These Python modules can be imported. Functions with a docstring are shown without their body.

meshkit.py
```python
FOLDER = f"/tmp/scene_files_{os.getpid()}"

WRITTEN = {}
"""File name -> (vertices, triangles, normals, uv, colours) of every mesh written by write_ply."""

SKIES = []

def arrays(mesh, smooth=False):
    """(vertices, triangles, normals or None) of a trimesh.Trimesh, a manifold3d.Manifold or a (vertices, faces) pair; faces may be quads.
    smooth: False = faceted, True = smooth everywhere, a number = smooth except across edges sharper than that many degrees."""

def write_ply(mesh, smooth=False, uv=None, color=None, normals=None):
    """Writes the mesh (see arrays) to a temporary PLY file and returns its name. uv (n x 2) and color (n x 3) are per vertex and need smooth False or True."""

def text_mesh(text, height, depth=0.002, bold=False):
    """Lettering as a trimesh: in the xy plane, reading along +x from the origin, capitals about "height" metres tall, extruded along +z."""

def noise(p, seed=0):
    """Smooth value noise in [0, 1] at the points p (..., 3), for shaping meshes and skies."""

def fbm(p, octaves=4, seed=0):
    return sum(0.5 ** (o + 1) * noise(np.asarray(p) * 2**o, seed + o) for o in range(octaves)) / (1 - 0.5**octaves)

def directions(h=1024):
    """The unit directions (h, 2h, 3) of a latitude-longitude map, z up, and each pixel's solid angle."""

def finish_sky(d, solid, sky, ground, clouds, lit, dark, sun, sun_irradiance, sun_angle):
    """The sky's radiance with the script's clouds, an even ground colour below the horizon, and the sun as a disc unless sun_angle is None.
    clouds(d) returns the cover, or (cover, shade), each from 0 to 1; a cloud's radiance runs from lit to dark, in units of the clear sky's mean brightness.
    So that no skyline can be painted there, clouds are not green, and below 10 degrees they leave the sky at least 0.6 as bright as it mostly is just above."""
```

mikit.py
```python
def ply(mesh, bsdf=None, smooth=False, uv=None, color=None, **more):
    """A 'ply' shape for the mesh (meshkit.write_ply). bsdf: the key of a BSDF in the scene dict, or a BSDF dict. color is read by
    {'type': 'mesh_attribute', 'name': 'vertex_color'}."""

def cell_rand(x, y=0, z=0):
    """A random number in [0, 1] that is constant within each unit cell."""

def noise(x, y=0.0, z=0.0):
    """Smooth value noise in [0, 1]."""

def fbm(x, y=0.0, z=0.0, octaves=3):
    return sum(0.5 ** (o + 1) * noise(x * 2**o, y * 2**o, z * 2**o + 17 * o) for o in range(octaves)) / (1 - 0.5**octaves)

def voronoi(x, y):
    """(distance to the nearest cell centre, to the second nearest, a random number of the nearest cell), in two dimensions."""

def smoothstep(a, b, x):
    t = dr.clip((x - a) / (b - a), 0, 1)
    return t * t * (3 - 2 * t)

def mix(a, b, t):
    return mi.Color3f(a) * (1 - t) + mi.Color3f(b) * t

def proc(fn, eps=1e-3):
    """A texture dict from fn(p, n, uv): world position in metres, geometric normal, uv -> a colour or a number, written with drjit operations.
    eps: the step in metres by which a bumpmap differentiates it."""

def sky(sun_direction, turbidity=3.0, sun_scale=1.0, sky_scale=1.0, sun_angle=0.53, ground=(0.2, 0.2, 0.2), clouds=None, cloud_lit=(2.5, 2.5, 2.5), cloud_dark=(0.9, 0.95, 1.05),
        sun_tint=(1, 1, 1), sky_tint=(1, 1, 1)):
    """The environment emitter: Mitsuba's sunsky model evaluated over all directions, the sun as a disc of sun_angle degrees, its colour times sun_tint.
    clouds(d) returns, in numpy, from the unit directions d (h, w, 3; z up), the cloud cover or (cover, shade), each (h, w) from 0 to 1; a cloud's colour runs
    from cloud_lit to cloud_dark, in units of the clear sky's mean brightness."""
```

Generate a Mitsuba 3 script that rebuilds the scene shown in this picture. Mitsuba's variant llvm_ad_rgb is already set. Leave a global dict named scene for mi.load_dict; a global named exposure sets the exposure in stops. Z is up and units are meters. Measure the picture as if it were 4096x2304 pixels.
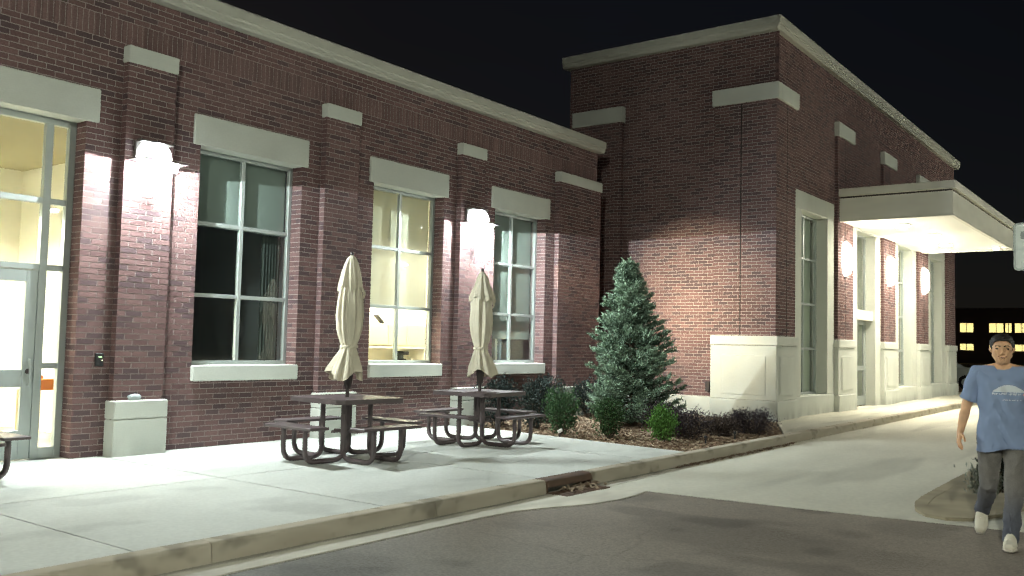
import math, random
import numpy as np, trimesh, manifold3d as m3, drjit as dr, mitsuba as mi, mikit, meshkit
from mikit import proc, noise, fbm, cell_rand, smoothstep, mix
from shapely.geometry import Polygon, box as sbox
from shapely.ops import unary_union

T = mi.ScalarTransform4f
exposure = 3.0
scene, labels = {}, {}

# ------------------------------------------------------------------ camera
def rotation(yaw, pitch, roll):
    f = np.array([np.sin(yaw) * np.cos(pitch), np.cos(yaw) * np.cos(pitch), np.sin(pitch)])
    r = np.array([np.cos(yaw), -np.sin(yaw), 0])
    u = np.cross(r, f)
    c, s = np.cos(roll), np.sin(roll)
    return c * r + s * u, -s * r + c * u, f
CAM = np.array([0, -10.6085, 1.472])
R_, U_, F_ = rotation(math.radians(53.138), math.radians(3.444), math.radians(1.313))
scene['camera'] = {'type': 'perspective', 'fov': math.degrees(2 * math.atan(2048 / 3664.16)), 'fov_axis': 'x', 'near_clip': 0.05, 'far_clip': 3000.0,
                   'to_world': T().look_at(origin=CAM.tolist(), target=(CAM + F_).tolist(), up=U_.tolist())}
# ------------------------------------------------------------------ night sky
def clouds(d):
    c = meshkit.fbm(d * 2.2, 3, 5)
    return np.clip(0.25 + 0.9 * (c - 0.45), 0, 1)
scene['sky'] = {**mikit.sky((0.2, 0.9, 0.12), turbidity=3, sun_scale=0.0, sky_scale=0.015, clouds=clouds, cloud_lit=(0.62, 0.5, 0.6), cloud_dark=(0.5, 0.5, 0.5), sky_tint=(0.84, 0.78, 0.98)),
                'sampling_weight': 1.5}
# lamp radiances
L_PACK, I_SIDE, I_FRONT, L_SCONCE, L_CANOPY, L_KITCHEN, L_VESTIBULE, L_LOT, L_OFFICE = 20.0, 4.0, 205.0, 5.5, 85.0, 16.0, 16.0, 480.0, 0.75
COOL, WARM, ROOM, LOTC = (0.90, 1.0, 0.98), (1.0, 0.93, 0.74), (1.0, 0.95, 0.80), (0.97, 1.0, 0.84)
def area(L, c, w=1.0):
    return {'type': 'area', 'radiance': {'type': 'rgb', 'value': [L * k for k in c]}, 'sampling_weight': w}

# ------------------------------------------------------------------ mesh helpers
def numbered(key):
    k, i = key, 0
    while k in scene or k in labels or k in used:
        i += 1
        k = '%s_%03d' % (key, i)
    used.add(k)
    return k
used = set()
def put(name, mesh, bsdf, parent=None, smooth=False, **more):
    key = numbered((parent + '__' if parent else '') + name)
    scene[key] = mikit.ply(mesh, bsdf, smooth=smooth, **more)
    return key
def thing(name, label, cat, group=None):
    key = numbered(name)
    labels[key] = {'label': label, 'category': cat}
    if group: labels[key]['group'] = group
    return key
def tag(key, label=None, cat=None, group=None, kind=None):
    d = labels.setdefault(key, {})
    for k, v in (('label', label), ('category', cat), ('group', group), ('kind', kind)):
        if v: d[k] = v
    return key
def struct(name, mesh, bsdf, label=None, parent=None, **k):
    key = put(name, mesh, bsdf, parent, **k)
    if not parent: tag(key, label, kind='structure')
    return key
BOXF = np.array([[0, 2, 1], [1, 2, 3], [4, 5, 6], [5, 7, 6], [0, 1, 4], [1, 5, 4], [2, 6, 3], [3, 6, 7], [0, 4, 2], [2, 4, 6], [1, 3, 5], [3, 7, 5]])
def boxv(x0, x1, y0, y1, z0, z1):
    return np.array([[x, y, z] for z in (z0, z1) for y in (y0, y1) for x in (x0, x1)], float)
class MB:
    def __init__(self): self.v, self.f, self.n = [], [], 0
    def add(self, v, f):
        self.v.append(np.asarray(v, float)); self.f.append(np.asarray(f, int) + self.n); self.n += len(v); return self
    def mesh(self, m): return self.add(m.vertices, m.faces)
    def box(self, *a): return self.add(boxv(*a), BOXF)
    def cbox(self, x0, x1, y0, y1, z0, z1, c=0.008):
        return self.mesh(cbox(x0, x1, y0, y1, z0, z1, c))
    def tm(self): return trimesh.Trimesh(np.vstack(self.v), np.vstack(self.f), process=False)
def cbox(x0, x1, y0, y1, z0, z1, c=0.008):
    p = []
    for x, sx in ((x0, 1), (x1, -1)):
        for y, sy in ((y0, 1), (y1, -1)):
            for z, sz in ((z0, 1), (z1, -1)):
                p += [(x, y + sy * c, z + sz * c), (x + sx * c, y, z + sz * c), (x + sx * c, y + sy * c, z)]
    return trimesh.convex.convex_hull(np.array(p))
def prism_x(profile, x0, x1):
    """profile: list of (y, z), extruded along x."""
    m = trimesh.creation.extrude_polygon(Polygon(profile), x1 - x0, engine='earcut')
    v = m.vertices.copy()
    m.vertices = np.stack([v[:, 2] + x0, v[:, 0], v[:, 1]], 1)
    m.fix_normals()
    return m
def prism_y(profile, y0, y1):
    """profile: list of (x, z), extruded along y."""
    m = trimesh.creation.extrude_polygon(Polygon(profile), y1 - y0, engine='earcut')
    v = m.vertices.copy()
    m.vertices = np.stack([v[:, 0], v[:, 2] + y0, v[:, 1]], 1)
    m.fix_normals()
    return m
def slab(poly, z0, z1):
    polys = getattr(poly, 'geoms', [poly])
    m = trimesh.util.concatenate([trimesh.creation.extrude_polygon(p, z1 - z0, engine='earcut') for p in polys])
    m.apply_translation([0, 0, z0])
    return m
def tube(points, r, sides=10, cap=True):
    p = np.asarray(points, float)
    r = np.broadcast_to(np.asarray(r, float), (len(p),))
    t = np.gradient(p, axis=0); t /= np.linalg.norm(t, axis=1, keepdims=True) + 1e-12
    a = np.cross(t[0], [0, 0, 1.0] if abs(t[0][2]) < 0.9 else [1.0, 0, 0]); a /= np.linalg.norm(a)
    V = []
    for i in range(len(p)):
        a = a - t[i] * (a @ t[i]); a /= np.linalg.norm(a)
        b = np.cross(t[i], a)
        ang = np.arange(sides) * 2 * np.pi / sides
        V.append(p[i] + r[i] * (np.cos(ang)[:, None] * a + np.sin(ang)[:, None] * b))
    V = np.vstack(V); F = []
    for i in range(len(p) - 1):
        for j in range(sides):
            q = (i * sides + j, i * sides + (j + 1) % sides, (i + 1) * sides + (j + 1) % sides, (i + 1) * sides + j)
            F += [(q[0], q[1], q[2]), (q[0], q[2], q[3])]
    if cap:
        n = len(V); V = np.vstack([V, p[0], p[-1]])
        for j in range(sides):
            F += [(n, (j + 1) % sides, j), (n + 1, (len(p) - 1) * sides + j, (len(p) - 1) * sides + (j + 1) % sides)]
    return trimesh.Trimesh(V, F, process=False)
def lathe(profile, sides=32, squash=None):
    """profile: list of (r, z)."""
    P = np.array(profile, float); ang = np.arange(sides) * 2 * np.pi / sides
    V = np.vstack([np.stack([r * np.cos(ang), r * np.sin(ang), np.full(sides, z)], 1) for r, z in P]); F = []
    for i in range(len(P) - 1):
        for j in range(sides):
            a, b, c, d = i * sides + j, i * sides + (j + 1) % sides, (i + 1) * sides + (j + 1) % sides, (i + 1) * sides + j
            F += [(a, b, c), (a, c, d)]
    return trimesh.Trimesh(V, F, process=False)
def at(m, x=0, y=0, z=0, rz=0):
    m = m.copy()
    if rz:
        m.apply_transform(trimesh.transformations.rotation_matrix(rz, [0, 0, 1]))
    m.apply_translation([x, y, z])
    return m

# ------------------------------------------------------------------ materials
def rgb(*c): return {'type': 'rgb', 'value': list(c)}
def P(name, color, rough=0.7, spec=0.3, **k):
    scene[name] = {'type': 'twosided', 'bsdf': {'type': 'principled', 'base_color': color if isinstance(color, dict) else rgb(*color), 'roughness': rough, 'specular': spec, **k}}
    return name
CO, BL = 0.0705, 0.2116      # brick course and length
def brick_color(p, n, uv):
    alongx = dr.abs(n.y) > dr.abs(n.x)
    u = dr.select(alongx, p.x, p.y)
    row = dr.floor(p.z / CO)
    odd = row - 2 * dr.floor(row / 2)
    col = dr.floor(u / BL + 0.5 * odd)
    side = dr.select(alongx, 1.0, 7.0)
    k = cell_rand(col, row, side)
    k2 = cell_rand(col, row, side + 3)
    c = mix((0.138, 0.082, 0.082), (0.195, 0.118, 0.115), k)
    c = mix(c, (0.112, 0.075, 0.080), smoothstep(0.74, 0.8, k2))
    g = fbm(p.x * 60, p.y * 60, p.z * 60, 2)
    big = fbm(p.x * 0.8, p.y * 0.8, p.z * 0.5, 2)
    streak = fbm(p.x * 2.5, p.y * 2.5, p.z * 0.35, 3)
    return c * (0.75 + 0.4 * g) * (0.72 + 0.35 * big + 0.22 * streak)
P('m_brick', proc(brick_color), 0.95, 0.1)
P('m_mortar', proc(lambda p, n, uv: mi.Color3f(0.315, 0.275, 0.262) * (0.66 + 0.25 * fbm(p.x * 25, p.y * 25, p.z * 25, 2) + 0.35 * fbm(p.x * 1.1, p.y * 1.1, p.z * 0.6, 3))), 0.95, 0.1)
def soldier_color(p, n, uv):
    col = dr.floor(p.x / CO); k = cell_rand(col, 5, 2)
    return mix((0.14, 0.088, 0.086), (0.22, 0.135, 0.13), k) * (0.75 + 0.4 * fbm(p.x * 60, p.y * 60, p.z * 60, 2))
P('m_soldier', proc(soldier_color), 0.85, 0.25)
def stone_color(p, n, uv):
    a = fbm(p.x * 3, p.y * 3, p.z * 1.2, 3); b = fbm(p.x * 90, p.y * 90, p.z * 90, 2)
    low = smoothstep(0.35, 0.0, p.z) * fbm(p.x * 6, p.y * 6, p.z * 2, 2)
    return mi.Color3f(0.555, 0.575, 0.525) * (0.86 + 0.16 * a + 0.1 * b) * (1 - 0.35 * low)
P('m_stone', proc(stone_color), 0.85, 0.2)
P('m_coping', proc(lambda p, n, uv: mi.Color3f(0.48, 0.48, 0.42) * (0.85 + 0.25 * fbm(p.x * 0.6, p.y * 0.6, p.z * 2, 2))), 0.7, 0.3)
P('m_frame', (0.37, 0.41, 0.40), 0.38, 0.5, metallic=0.35)
P('m_joint', (0.05, 0.042, 0.04), 0.9, 0.1)
def concrete_color(p, n, uv):
    a = fbm(p.x * 0.6, p.y * 0.6, 3.0, 3); b = fbm(p.x * 40, p.y * 40, p.z * 40, 2)
    st = smoothstep(0.6, 0.78, fbm(p.x * 1.3 + 7, p.y * 2.1, 1.0, 3))
    return mi.Color3f(0.465, 0.485, 0.455) * (0.8 + 0.22 * a + 0.12 * b) * (1 - 0.12 * st) * (0.95 + 0.1 * cell_rand(dr.floor((p.x - 3.54) / 2.4), dr.floor(p.y / 2.4), 4.0))
P('m_patio_joint', (0.20, 0.195, 0.17), 0.95, 0.1)
P('m_concrete', proc(concrete_color), 0.85, 0.25)
def drive_color(p, n, uv):
    a = fbm(p.x * 0.35, p.y * 1.1, 8.0, 4); b = fbm(p.x * 30, p.y * 30, 2.0, 2)
    wear = smoothstep(0.55, 0.72, fbm(p.x * 0.22 + 3, p.y * 1.7, 4.0, 3))
    jx = dr.abs(p.x / 4.2 - dr.floor(p.x / 4.2) - 0.5)
    return mi.Color3f(0.50, 0.49, 0.415) * (0.72 + 0.35 * a + 0.12 * b) * (1 - 0.2 * wear)
P('m_drive', proc(drive_color), 0.8, 0.3)
def curb_color(p, n, uv):
    a = fbm(p.x * 2.2, p.y * 8, p.z * 8, 3); st = smoothstep(0.55, 0.75, fbm(p.x * 5, p.y * 3, p.z * 5, 3))
    c = mix((0.45, 0.42, 0.345), (0.32, 0.28, 0.215), a)
    return c * (1 - 0.35 * st)
P('m_curb', proc(curb_color), 0.9, 0.15)
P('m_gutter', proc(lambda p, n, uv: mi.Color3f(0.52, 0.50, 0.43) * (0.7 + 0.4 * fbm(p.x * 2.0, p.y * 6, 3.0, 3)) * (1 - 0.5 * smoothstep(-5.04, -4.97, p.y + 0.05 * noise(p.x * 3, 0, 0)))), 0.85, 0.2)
def asphalt_color(p, n, uv):
    g = noise(p.x * 70, p.y * 70, 1.0); a = fbm(p.x * 0.5, p.y * 0.5, 2.0, 3); st = smoothstep(0.58, 0.75, fbm(p.x * 0.9, p.y * 0.7, 9.0, 3))
    wx, wy = p.x + 0.5 * fbm(p.x * 1.7, p.y * 1.7, 5.0, 3), p.y + 0.5 * fbm(p.x * 1.7, p.y * 1.7, 15.0, 3)
    f1, f2, w_ = mikit.voronoi(wx * 0.42, wy * 0.42)
    crack = smoothstep(0.022, 0.006, f2 - f1) * smoothstep(0.42, 0.6, fbm(p.x * 0.6, p.y * 0.6, 21.0, 2))
    oil = smoothstep(0.66, 0.8, fbm(p.x * 1.6 + 4, p.y * 1.6, 31.0, 2))
    tint = mix((0.150, 0.152, 0.142), (0.178, 0.155, 0.130), smoothstep(3.0, 7.5, p.x))
    return tint * (0.62 + 0.36 * g + 0.4 * a) * (1 - 0.22 * st) * (1 - 0.12 * crack) * (1 - 0.25 * oil)
P('m_asphalt', proc(asphalt_color), 0.8, 0.3)
P('m_soil', proc(lambda p, n, uv: mix((0.11, 0.075, 0.05), (0.22, 0.16, 0.105), fbm(p.x * 14, p.y * 14, 1.0, 3))), 1.0, 0.05)
P('m_island', proc(lambda p, n, uv: mi.Color3f(0.30, 0.265, 0.19) * (0.7 + 0.5 * fbm(p.x * 3, p.y * 3, 1.0, 3))), 0.9, 0.15)
P('m_chip_light', (0.36, 0.285, 0.21), 0.95, 0.1)
P('m_chip_dark', (0.19, 0.13, 0.09), 0.95, 0.1)
P('m_bronze', (0.045, 0.036, 0.035), 0.45, 0.5)
P('m_table', proc(lambda p, n, uv: mi.Color3f(0.088, 0.068, 0.071) * (0.8 + 0.4 * fbm(p.x * 8, p.y * 8, p.z * 8, 2))), 0.33, 0.55)
P('m_iron', proc(lambda p, n, uv: mix((0.07, 0.05, 0.04), (0.13, 0.075, 0.045), fbm(p.x * 9, p.y * 9, p.z * 9, 3))), 0.8, 0.3)
def canvas_color(p, n, uv):
    return mi.Color3f(0.60, 0.555, 0.44) * (0.82 + 0.3 * fbm(p.x * 7, p.y * 7, p.z * 3, 3))
P('m_canvas', proc(canvas_color), 0.95, 0.1)
P('m_white', (0.72, 0.71, 0.66), 0.6, 0.3)
P('m_wall_in', (0.76, 0.75, 0.66), 0.9, 0.1)
P('m_cabinet', (0.66, 0.60, 0.42), 0.6, 0.3)
P('m_ceiling', (0.27, 0.25, 0.17), 0.95, 0.05)
P('m_floor_in', (0.30, 0.28, 0.22), 0.7, 0.3)
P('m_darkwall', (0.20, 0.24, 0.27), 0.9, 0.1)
P('m_orange', (0.55, 0.17, 0.04), 0.6, 0.3)
P('m_black', (0.02, 0.02, 0.022), 0.5, 0.4)
P('m_plastic', (0.42, 0.48, 0.49), 0.5, 0.4)
scene['m_shade_yellow'] = {'type': 'principledthin', 'base_color': rgb(0.47, 0.465, 0.39), 'roughness': 0.9, 'diff_trans': 0.38, 'spec_trans': 0.0}
P('m_shade_green', (0.25, 0.29, 0.27), 0.9, 0.1)
P('m_curtain', (0.06, 0.072, 0.068), 0.95, 0.05)
P('m_shade_pale', (0.40, 0.47, 0.39), 0.9, 0.1)
scene['m_glass'] = {'type': 'thindielectric', 'int_ior': 1.5, 'specular_transmittance': rgb(0.90, 0.94, 0.92)}
scene['m_leaf'] = {'type': 'twosided', 'bsdf': {'type': 'principled', 'base_color': {'type': 'mesh_attribute', 'name': 'vertex_color'}, 'roughness': 0.65, 'specular': 0.3}}
P('m_bark', proc(lambda p, n, uv: mi.Color3f(0.10, 0.075, 0.055) * (0.6 + 0.8 * fbm(p.x * 30, p.y * 30, p.z * 9, 2))), 0.95, 0.1)
P('m_lamp_body', (0.10, 0.09, 0.085), 0.5, 0.4)
P('m_lens', (0.8, 0.8, 0.8), 0.4, 0.3)
P('m_canopy', proc(lambda p, n, uv: mi.Color3f(0.68, 0.67, 0.60) * (0.88 + 0.2 * fbm(p.x * 1.2, p.y * 1.2, p.z * 3, 3))), 0.75, 0.25)
P('m_soffit', (0.74, 0.74, 0.69), 0.7, 0.2)

# ------------------------------------------------------------------ bricks
class Wall:
    """Brickwork on an upright plane. axis 'x': the wall runs along x and faces -y; axis 'y': it runs along y and faces -x."""
    def __init__(self, axis): self.axis, self.items = axis, []
    def fill(self, u0, u1, z0, z1, face, holes=(), depth=0.028, end_depth=None, ends=(), du=0.0):
        """face: coordinate of the brick face. end_depth: how deep the bricks reach at the edges listed in ends (coordinates)."""
        for r in range(int(round(z0 / CO)), int(round(z1 / CO))):
            zc = (r + 0.5) * CO
            free = [(u0, u1)]
            for a, b, c, d in holes:
                if c < zc < d:
                    nxt = []
                    for s, e in free:
                        if b <= s or a >= e: nxt.append((s, e)); continue
                        if a > s: nxt.append((s, a))
                        if b < e: nxt.append((b, e))
                    free = nxt
            for s, e in free:
                off = (0.5 * (r % 2)) * BL
                k = math.floor((s + off) / BL) + 1
                cuts = [s]
                while k * BL - off < e - 1e-6:
                    if k * BL - off - s > 0.055 and e - (k * BL - off) > 0.055: cuts.append(k * BL - off)
                    k += 1
                cuts.append(e)
                for a, b in zip(cuts, cuts[1:]):
                    ja, jb = (0.0 if a == s else 0.0062), (0.0 if b == e else 0.0062)
                    dd = depth
                    if end_depth and ((ja == 0 and any(abs(a - q) < 0.02 for q in ends)) or (jb == 0 and any(abs(b - q) < 0.02 for q in ends))):
                        dd = end_depth
                    self.items.append((a + ja, b - jb, r * CO + 0.0062, (r + 1) * CO - 0.0062, face, dd))
    def boxes(self, it):
        a, b, z0, z1, f, d = it
        return (a, b, f, f + d, z0, z1) if self.axis == 'x' else (f, f + d, a, b, z0, z1)
    def emit(self, holder, limit, zmax=99):
        it = np.array(self.items)
        c = np.zeros((len(it), 3))
        u, z = (it[:, 0] + it[:, 1]) / 2, (it[:, 2] + it[:, 3]) / 2
        c[:, 2] = z
        if self.axis == 'x': c[:, 0], c[:, 1], nrm = u, it[:, 4], np.array([0, -1, 0.0])
        else: c[:, 1], c[:, 0], nrm = u, it[:, 4], np.array([-1.0, 0, 0])
        d = CAM - c
        dist = np.linalg.norm(d, axis=1)
        cosn = d @ nrm / dist
        q = -d
        x, y, w = q @ R_, q @ U_, q @ F_
        seen = (w > 0.1) & (np.abs(x / w) < 2048 / 3664) & (np.abs(y / w) < 1152 / 3664) & (cosn > 0)
        size = np.where(seen & (z < zmax), cosn * (it[:, 1] - it[:, 0]) * (it[:, 3] - it[:, 2]) / dist ** 2, -1)
        return it, size
def emit_bricks(holder, walls, limit, prefer=None):
    rows = []
    for w in walls:
        it, size = w.emit(holder, limit)
        for i in range(len(it)): rows.append((size[i] * (prefer(it[i]) if prefer else 1), w, it[i]))
    rows.sort(key=lambda r: -r[0])
    cache, rest = {}, MB()
    for i, (s, w, it) in enumerate(rows):
        if i < limit and s > 0:
            b = w.boxes(it)
            dims = tuple(round(v, 3) for v in (b[1] - b[0], b[3] - b[2], b[5] - b[4]))
            if dims not in cache:
                cache[dims] = mikit.ply(MB().box(0, dims[0], 0, dims[1], 0, dims[2]).tm(), 'm_brick')
            scene[numbered(holder + '__brick')] = {**cache[dims], 'to_world': T().translate([float(b[0]), float(b[2]), float(b[4])])}
        else:
            rest.box(*w.boxes(it))
    k = put('brickwork', rest.tm(), 'm_brick', holder)
    tag(k, kind='stuff')

def wall_with_holes(u0, u1, z0, z1, holes):
    """Cells (u0, u1, z0, z1) of a rectangle minus rectangles."""
    us = sorted({u0, u1, *[h[0] for h in holes], *[h[1] for h in holes]}); zs = sorted({z0, z1, *[h[2] for h in holes], *[h[3] for h in holes]})
    us = [u for u in us if u0 <= u <= u1]; zs = [z for z in zs if z0 <= z <= z1]
    out = []
    for a, b in zip(us, us[1:]):
        run = None
        for c, d in zip(zs, zs[1:]):
            inside = any(h[0] < (a + b) / 2 < h[1] and h[2] < (c + d) / 2 < h[3] for h in holes)
            if inside:
                if run: out.append((a, b, *run))
                run = None
            else: run = (run[0], d) if run else (c, d)
        if run: out.append((a, b, *run))
    return out

# ================================================================== GROUND
PATIO_EDGE = [(12.6, 0.0), (11.92, -4.8)]
ZR = -0.15
struct('ground', slab(sbox(-400, -400, 700, 500), ZR - 0.4, ZR - 0.02), 'm_soil')
road_poly = Polygon([(-300, -4.9), (7.2, -4.9), (9.2, -4.9), (9.233, -5.64), (9.36, -7.22), (9.62, -9.2), (10.4, -14), (12, -22), (30, -60), (30, -300), (-300, -300)])
struct('asphalt_road', slab(road_poly, ZR - 0.3, ZR), 'm_asphalt', 'dark worn asphalt road surface')
drive_poly = Polygon([(8.6, -4.9), (9.0, -5.35), (9.233, -5.64), (9.36, -7.22), (9.62, -9.2), (10.4, -14), (12, -22), (30, -60), (140, -60), (140, -4.9)])
struct('driveway', slab(drive_poly, ZR - 0.3, ZR + 0.005), 'm_drive', 'pale concrete driveway under the canopy')
gut = [(-40, -4.9), (-40, -5.28), (4.2, -5.27), (6.8, -5.28)]
gut += [(7.2, -5.31), (7.55, -5.42), (7.85, -5.55), (8.1, -5.64), (8.5, -5.70), (8.9, -5.69), (9.2, -5.645), (9.15, -5.5), (9.0, -5.33), (8.9, -5.2), (9.3, -5.16), (10.5, -5.13), (12.0, -5.1), (12.0, -4.9)]
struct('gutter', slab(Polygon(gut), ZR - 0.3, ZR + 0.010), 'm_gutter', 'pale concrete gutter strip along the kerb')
# patio slabs with joints
key = struct('patio', slab(Polygon([(-12, 0.3), (12.6, 0.3), PATIO_EDGE[0], PATIO_EDGE[1], (-12, -4.8)]), -0.3, -0.012), 'm_patio_joint', 'pale concrete patio with joints')
pat = Polygon([(-12, 0.28), (12.6, 0.28), PATIO_EDGE[0], PATIO_EDGE[1], (-12, -4.797)])
xs = [-12, -8.46, -6.06, -3.66, -1.26, 1.14, 3.54, 5.94, 8.34, 10.74, 13.2]
for a, b in zip(xs, xs[1:]):
    for c, d in ((-4.9, -2.4), (-2.4, 0.3)):
        s = pat.intersection(sbox(a + 0.008, c + 0.008, b - 0.008, d - 0.008))
        if s.area > 0.05: put('slab', slab(s, -0.1, 0.0), 'm_concrete', key)
# pavement along the tall building
key = struct('pavement', slab(Polygon([(18.35, -3.7), (15.75, -4.8), (60, -4.8), (60, -3.3), (18.35, -3.3)]), -0.3, -0.02), 'm_joint', 'narrow concrete pavement below the tall brick building')
pv = Polygon([(18.35, -3.62), (18.35, -3.7), (15.75, -4.797), (60, -4.797), (60, -3.3), (18.35, -3.3)])
for i in range(12):
    s = pv.intersection(sbox(15 + i * 3 + 0.005, -6, 18 + i * 3 - 0.005, 0))
    if s.area > 0.05: put('slab', slab(s, -0.1, -0.002), 'm_drive', key)
# kerb stones
def kerb_profile(z=0.004):
    return [(-4.80, -0.4), (-4.80, z), (-4.915, z), (-4.932, z - 0.005), (-4.943, z - 0.016), (-4.948, z - 0.032), (-4.975, ZR - 0.1), (-4.975, -0.4)]
key = numbered('kerb'); tag(key, 'long pale tan concrete kerb', kind='structure')
ks = [(-14, -10.9), (-10.9, -7.85), (-7.85, -4.8), (-4.8, -1.75), (-1.75, 1.3), (1.3, 4.05), (4.05, 6.45), (6.45, 8.24), (9.16, 11.6), (11.6, 14.6)] + [(14.6 + 3.05 * i, 17.65 + 3.05 * i) for i in range(14)]
for i, (a, b) in enumerate(ks):
    m = prism_x(kerb_profile(), a + 0.004, b - 0.004)
    put('kerb_stone', m, 'm_curb', key)
# storm drain inlet in the kerb
sd = thing('storm_drain', 'dark brown cast iron storm drain inlet set in the kerb', 'storm drain')
m = MB()
m.mesh(prism_x([(-4.80, -0.085), (-4.80, 0.006), (-4.91, 0.006), (-4.945, -0.012), (-4.965, -0.05), (-4.968, -0.078), (-4.94, -0.085)], 8.243, 9.157))
put('hood', m.tm(), 'm_iron', sd, smooth=30)
m = MB(); m.box(8.243, 8.275, -4.955, -4.80, -0.25, -0.085).box(9.125, 9.157, -4.955, -4.80, -0.25, -0.085).box(8.243, 9.157, -4.80, -4.78, -0.4, -0.085)
put('throat', m.tm(), 'm_iron', sd)
m = MB(); m.mesh(prism_x([(-4.95, -0.137), (-4.95, -0.16), (-5.22, -0.16), (-5.22, -0.136)], 8.26, 9.14))
fr = put('grate_frame', m.tm(), 'm_iron', sd)
for i in range(9): put('grate_bar', cbox(8.30 + i * 0.094, 8.35 + i * 0.094, -5.2, -4.97, -0.137, -0.128, 0.003), 'm_iron', fr)
# leaves caught at the inlet
rng = np.random.default_rng(3)
m = MB()
for i in range(160):
    x, y = 8.45 + rng.random() * 0.75, -4.97 - abs(rng.normal()) * 0.1
    a, s = rng.random() * 6.28, 0.015 + 0.02 * rng.random()
    c, d = np.array([math.cos(a), math.sin(a), rng.normal() * 0.4]) * s, np.array([-math.sin(a), math.cos(a), rng.normal() * 0.4]) * s * 0.6
    o = np.array([x, y, ZR + 0.03 + 0.025 * rng.random()])
    m.add([o - c, o + d, o + c, o - d], [[0, 1, 2], [0, 2, 3]])
tag(put('leaf_litter', m.tm(), 'm_chip_light'), 'small heap of dry tan leaves at the drain inlet', 'leaves', kind='stuff')
m = MB()
for i in range(420):
    x = 11.2 + rng.random() * 4.6; y = -4.985 - abs(rng.normal()) * 0.05
    a, s = rng.random() * 6.28, 0.012 + 0.022 * rng.random()
    c, d = np.array([math.cos(a), math.sin(a), rng.normal() * 0.3]) * s, np.array([-math.sin(a), math.cos(a), rng.normal() * 0.3]) * s * 0.6
    o = np.array([x, y, ZR + 0.018 + 0.012 * rng.random()])
    m.add([o - c, o + d, o + c, o - d], [[0, 1, 2], [0, 2, 3]])
tag(put('leaf_litter', m.tm(), 'm_chip_dark'), 'line of brown leaf litter along the foot of the kerb', 'leaves', kind='stuff')

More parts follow.
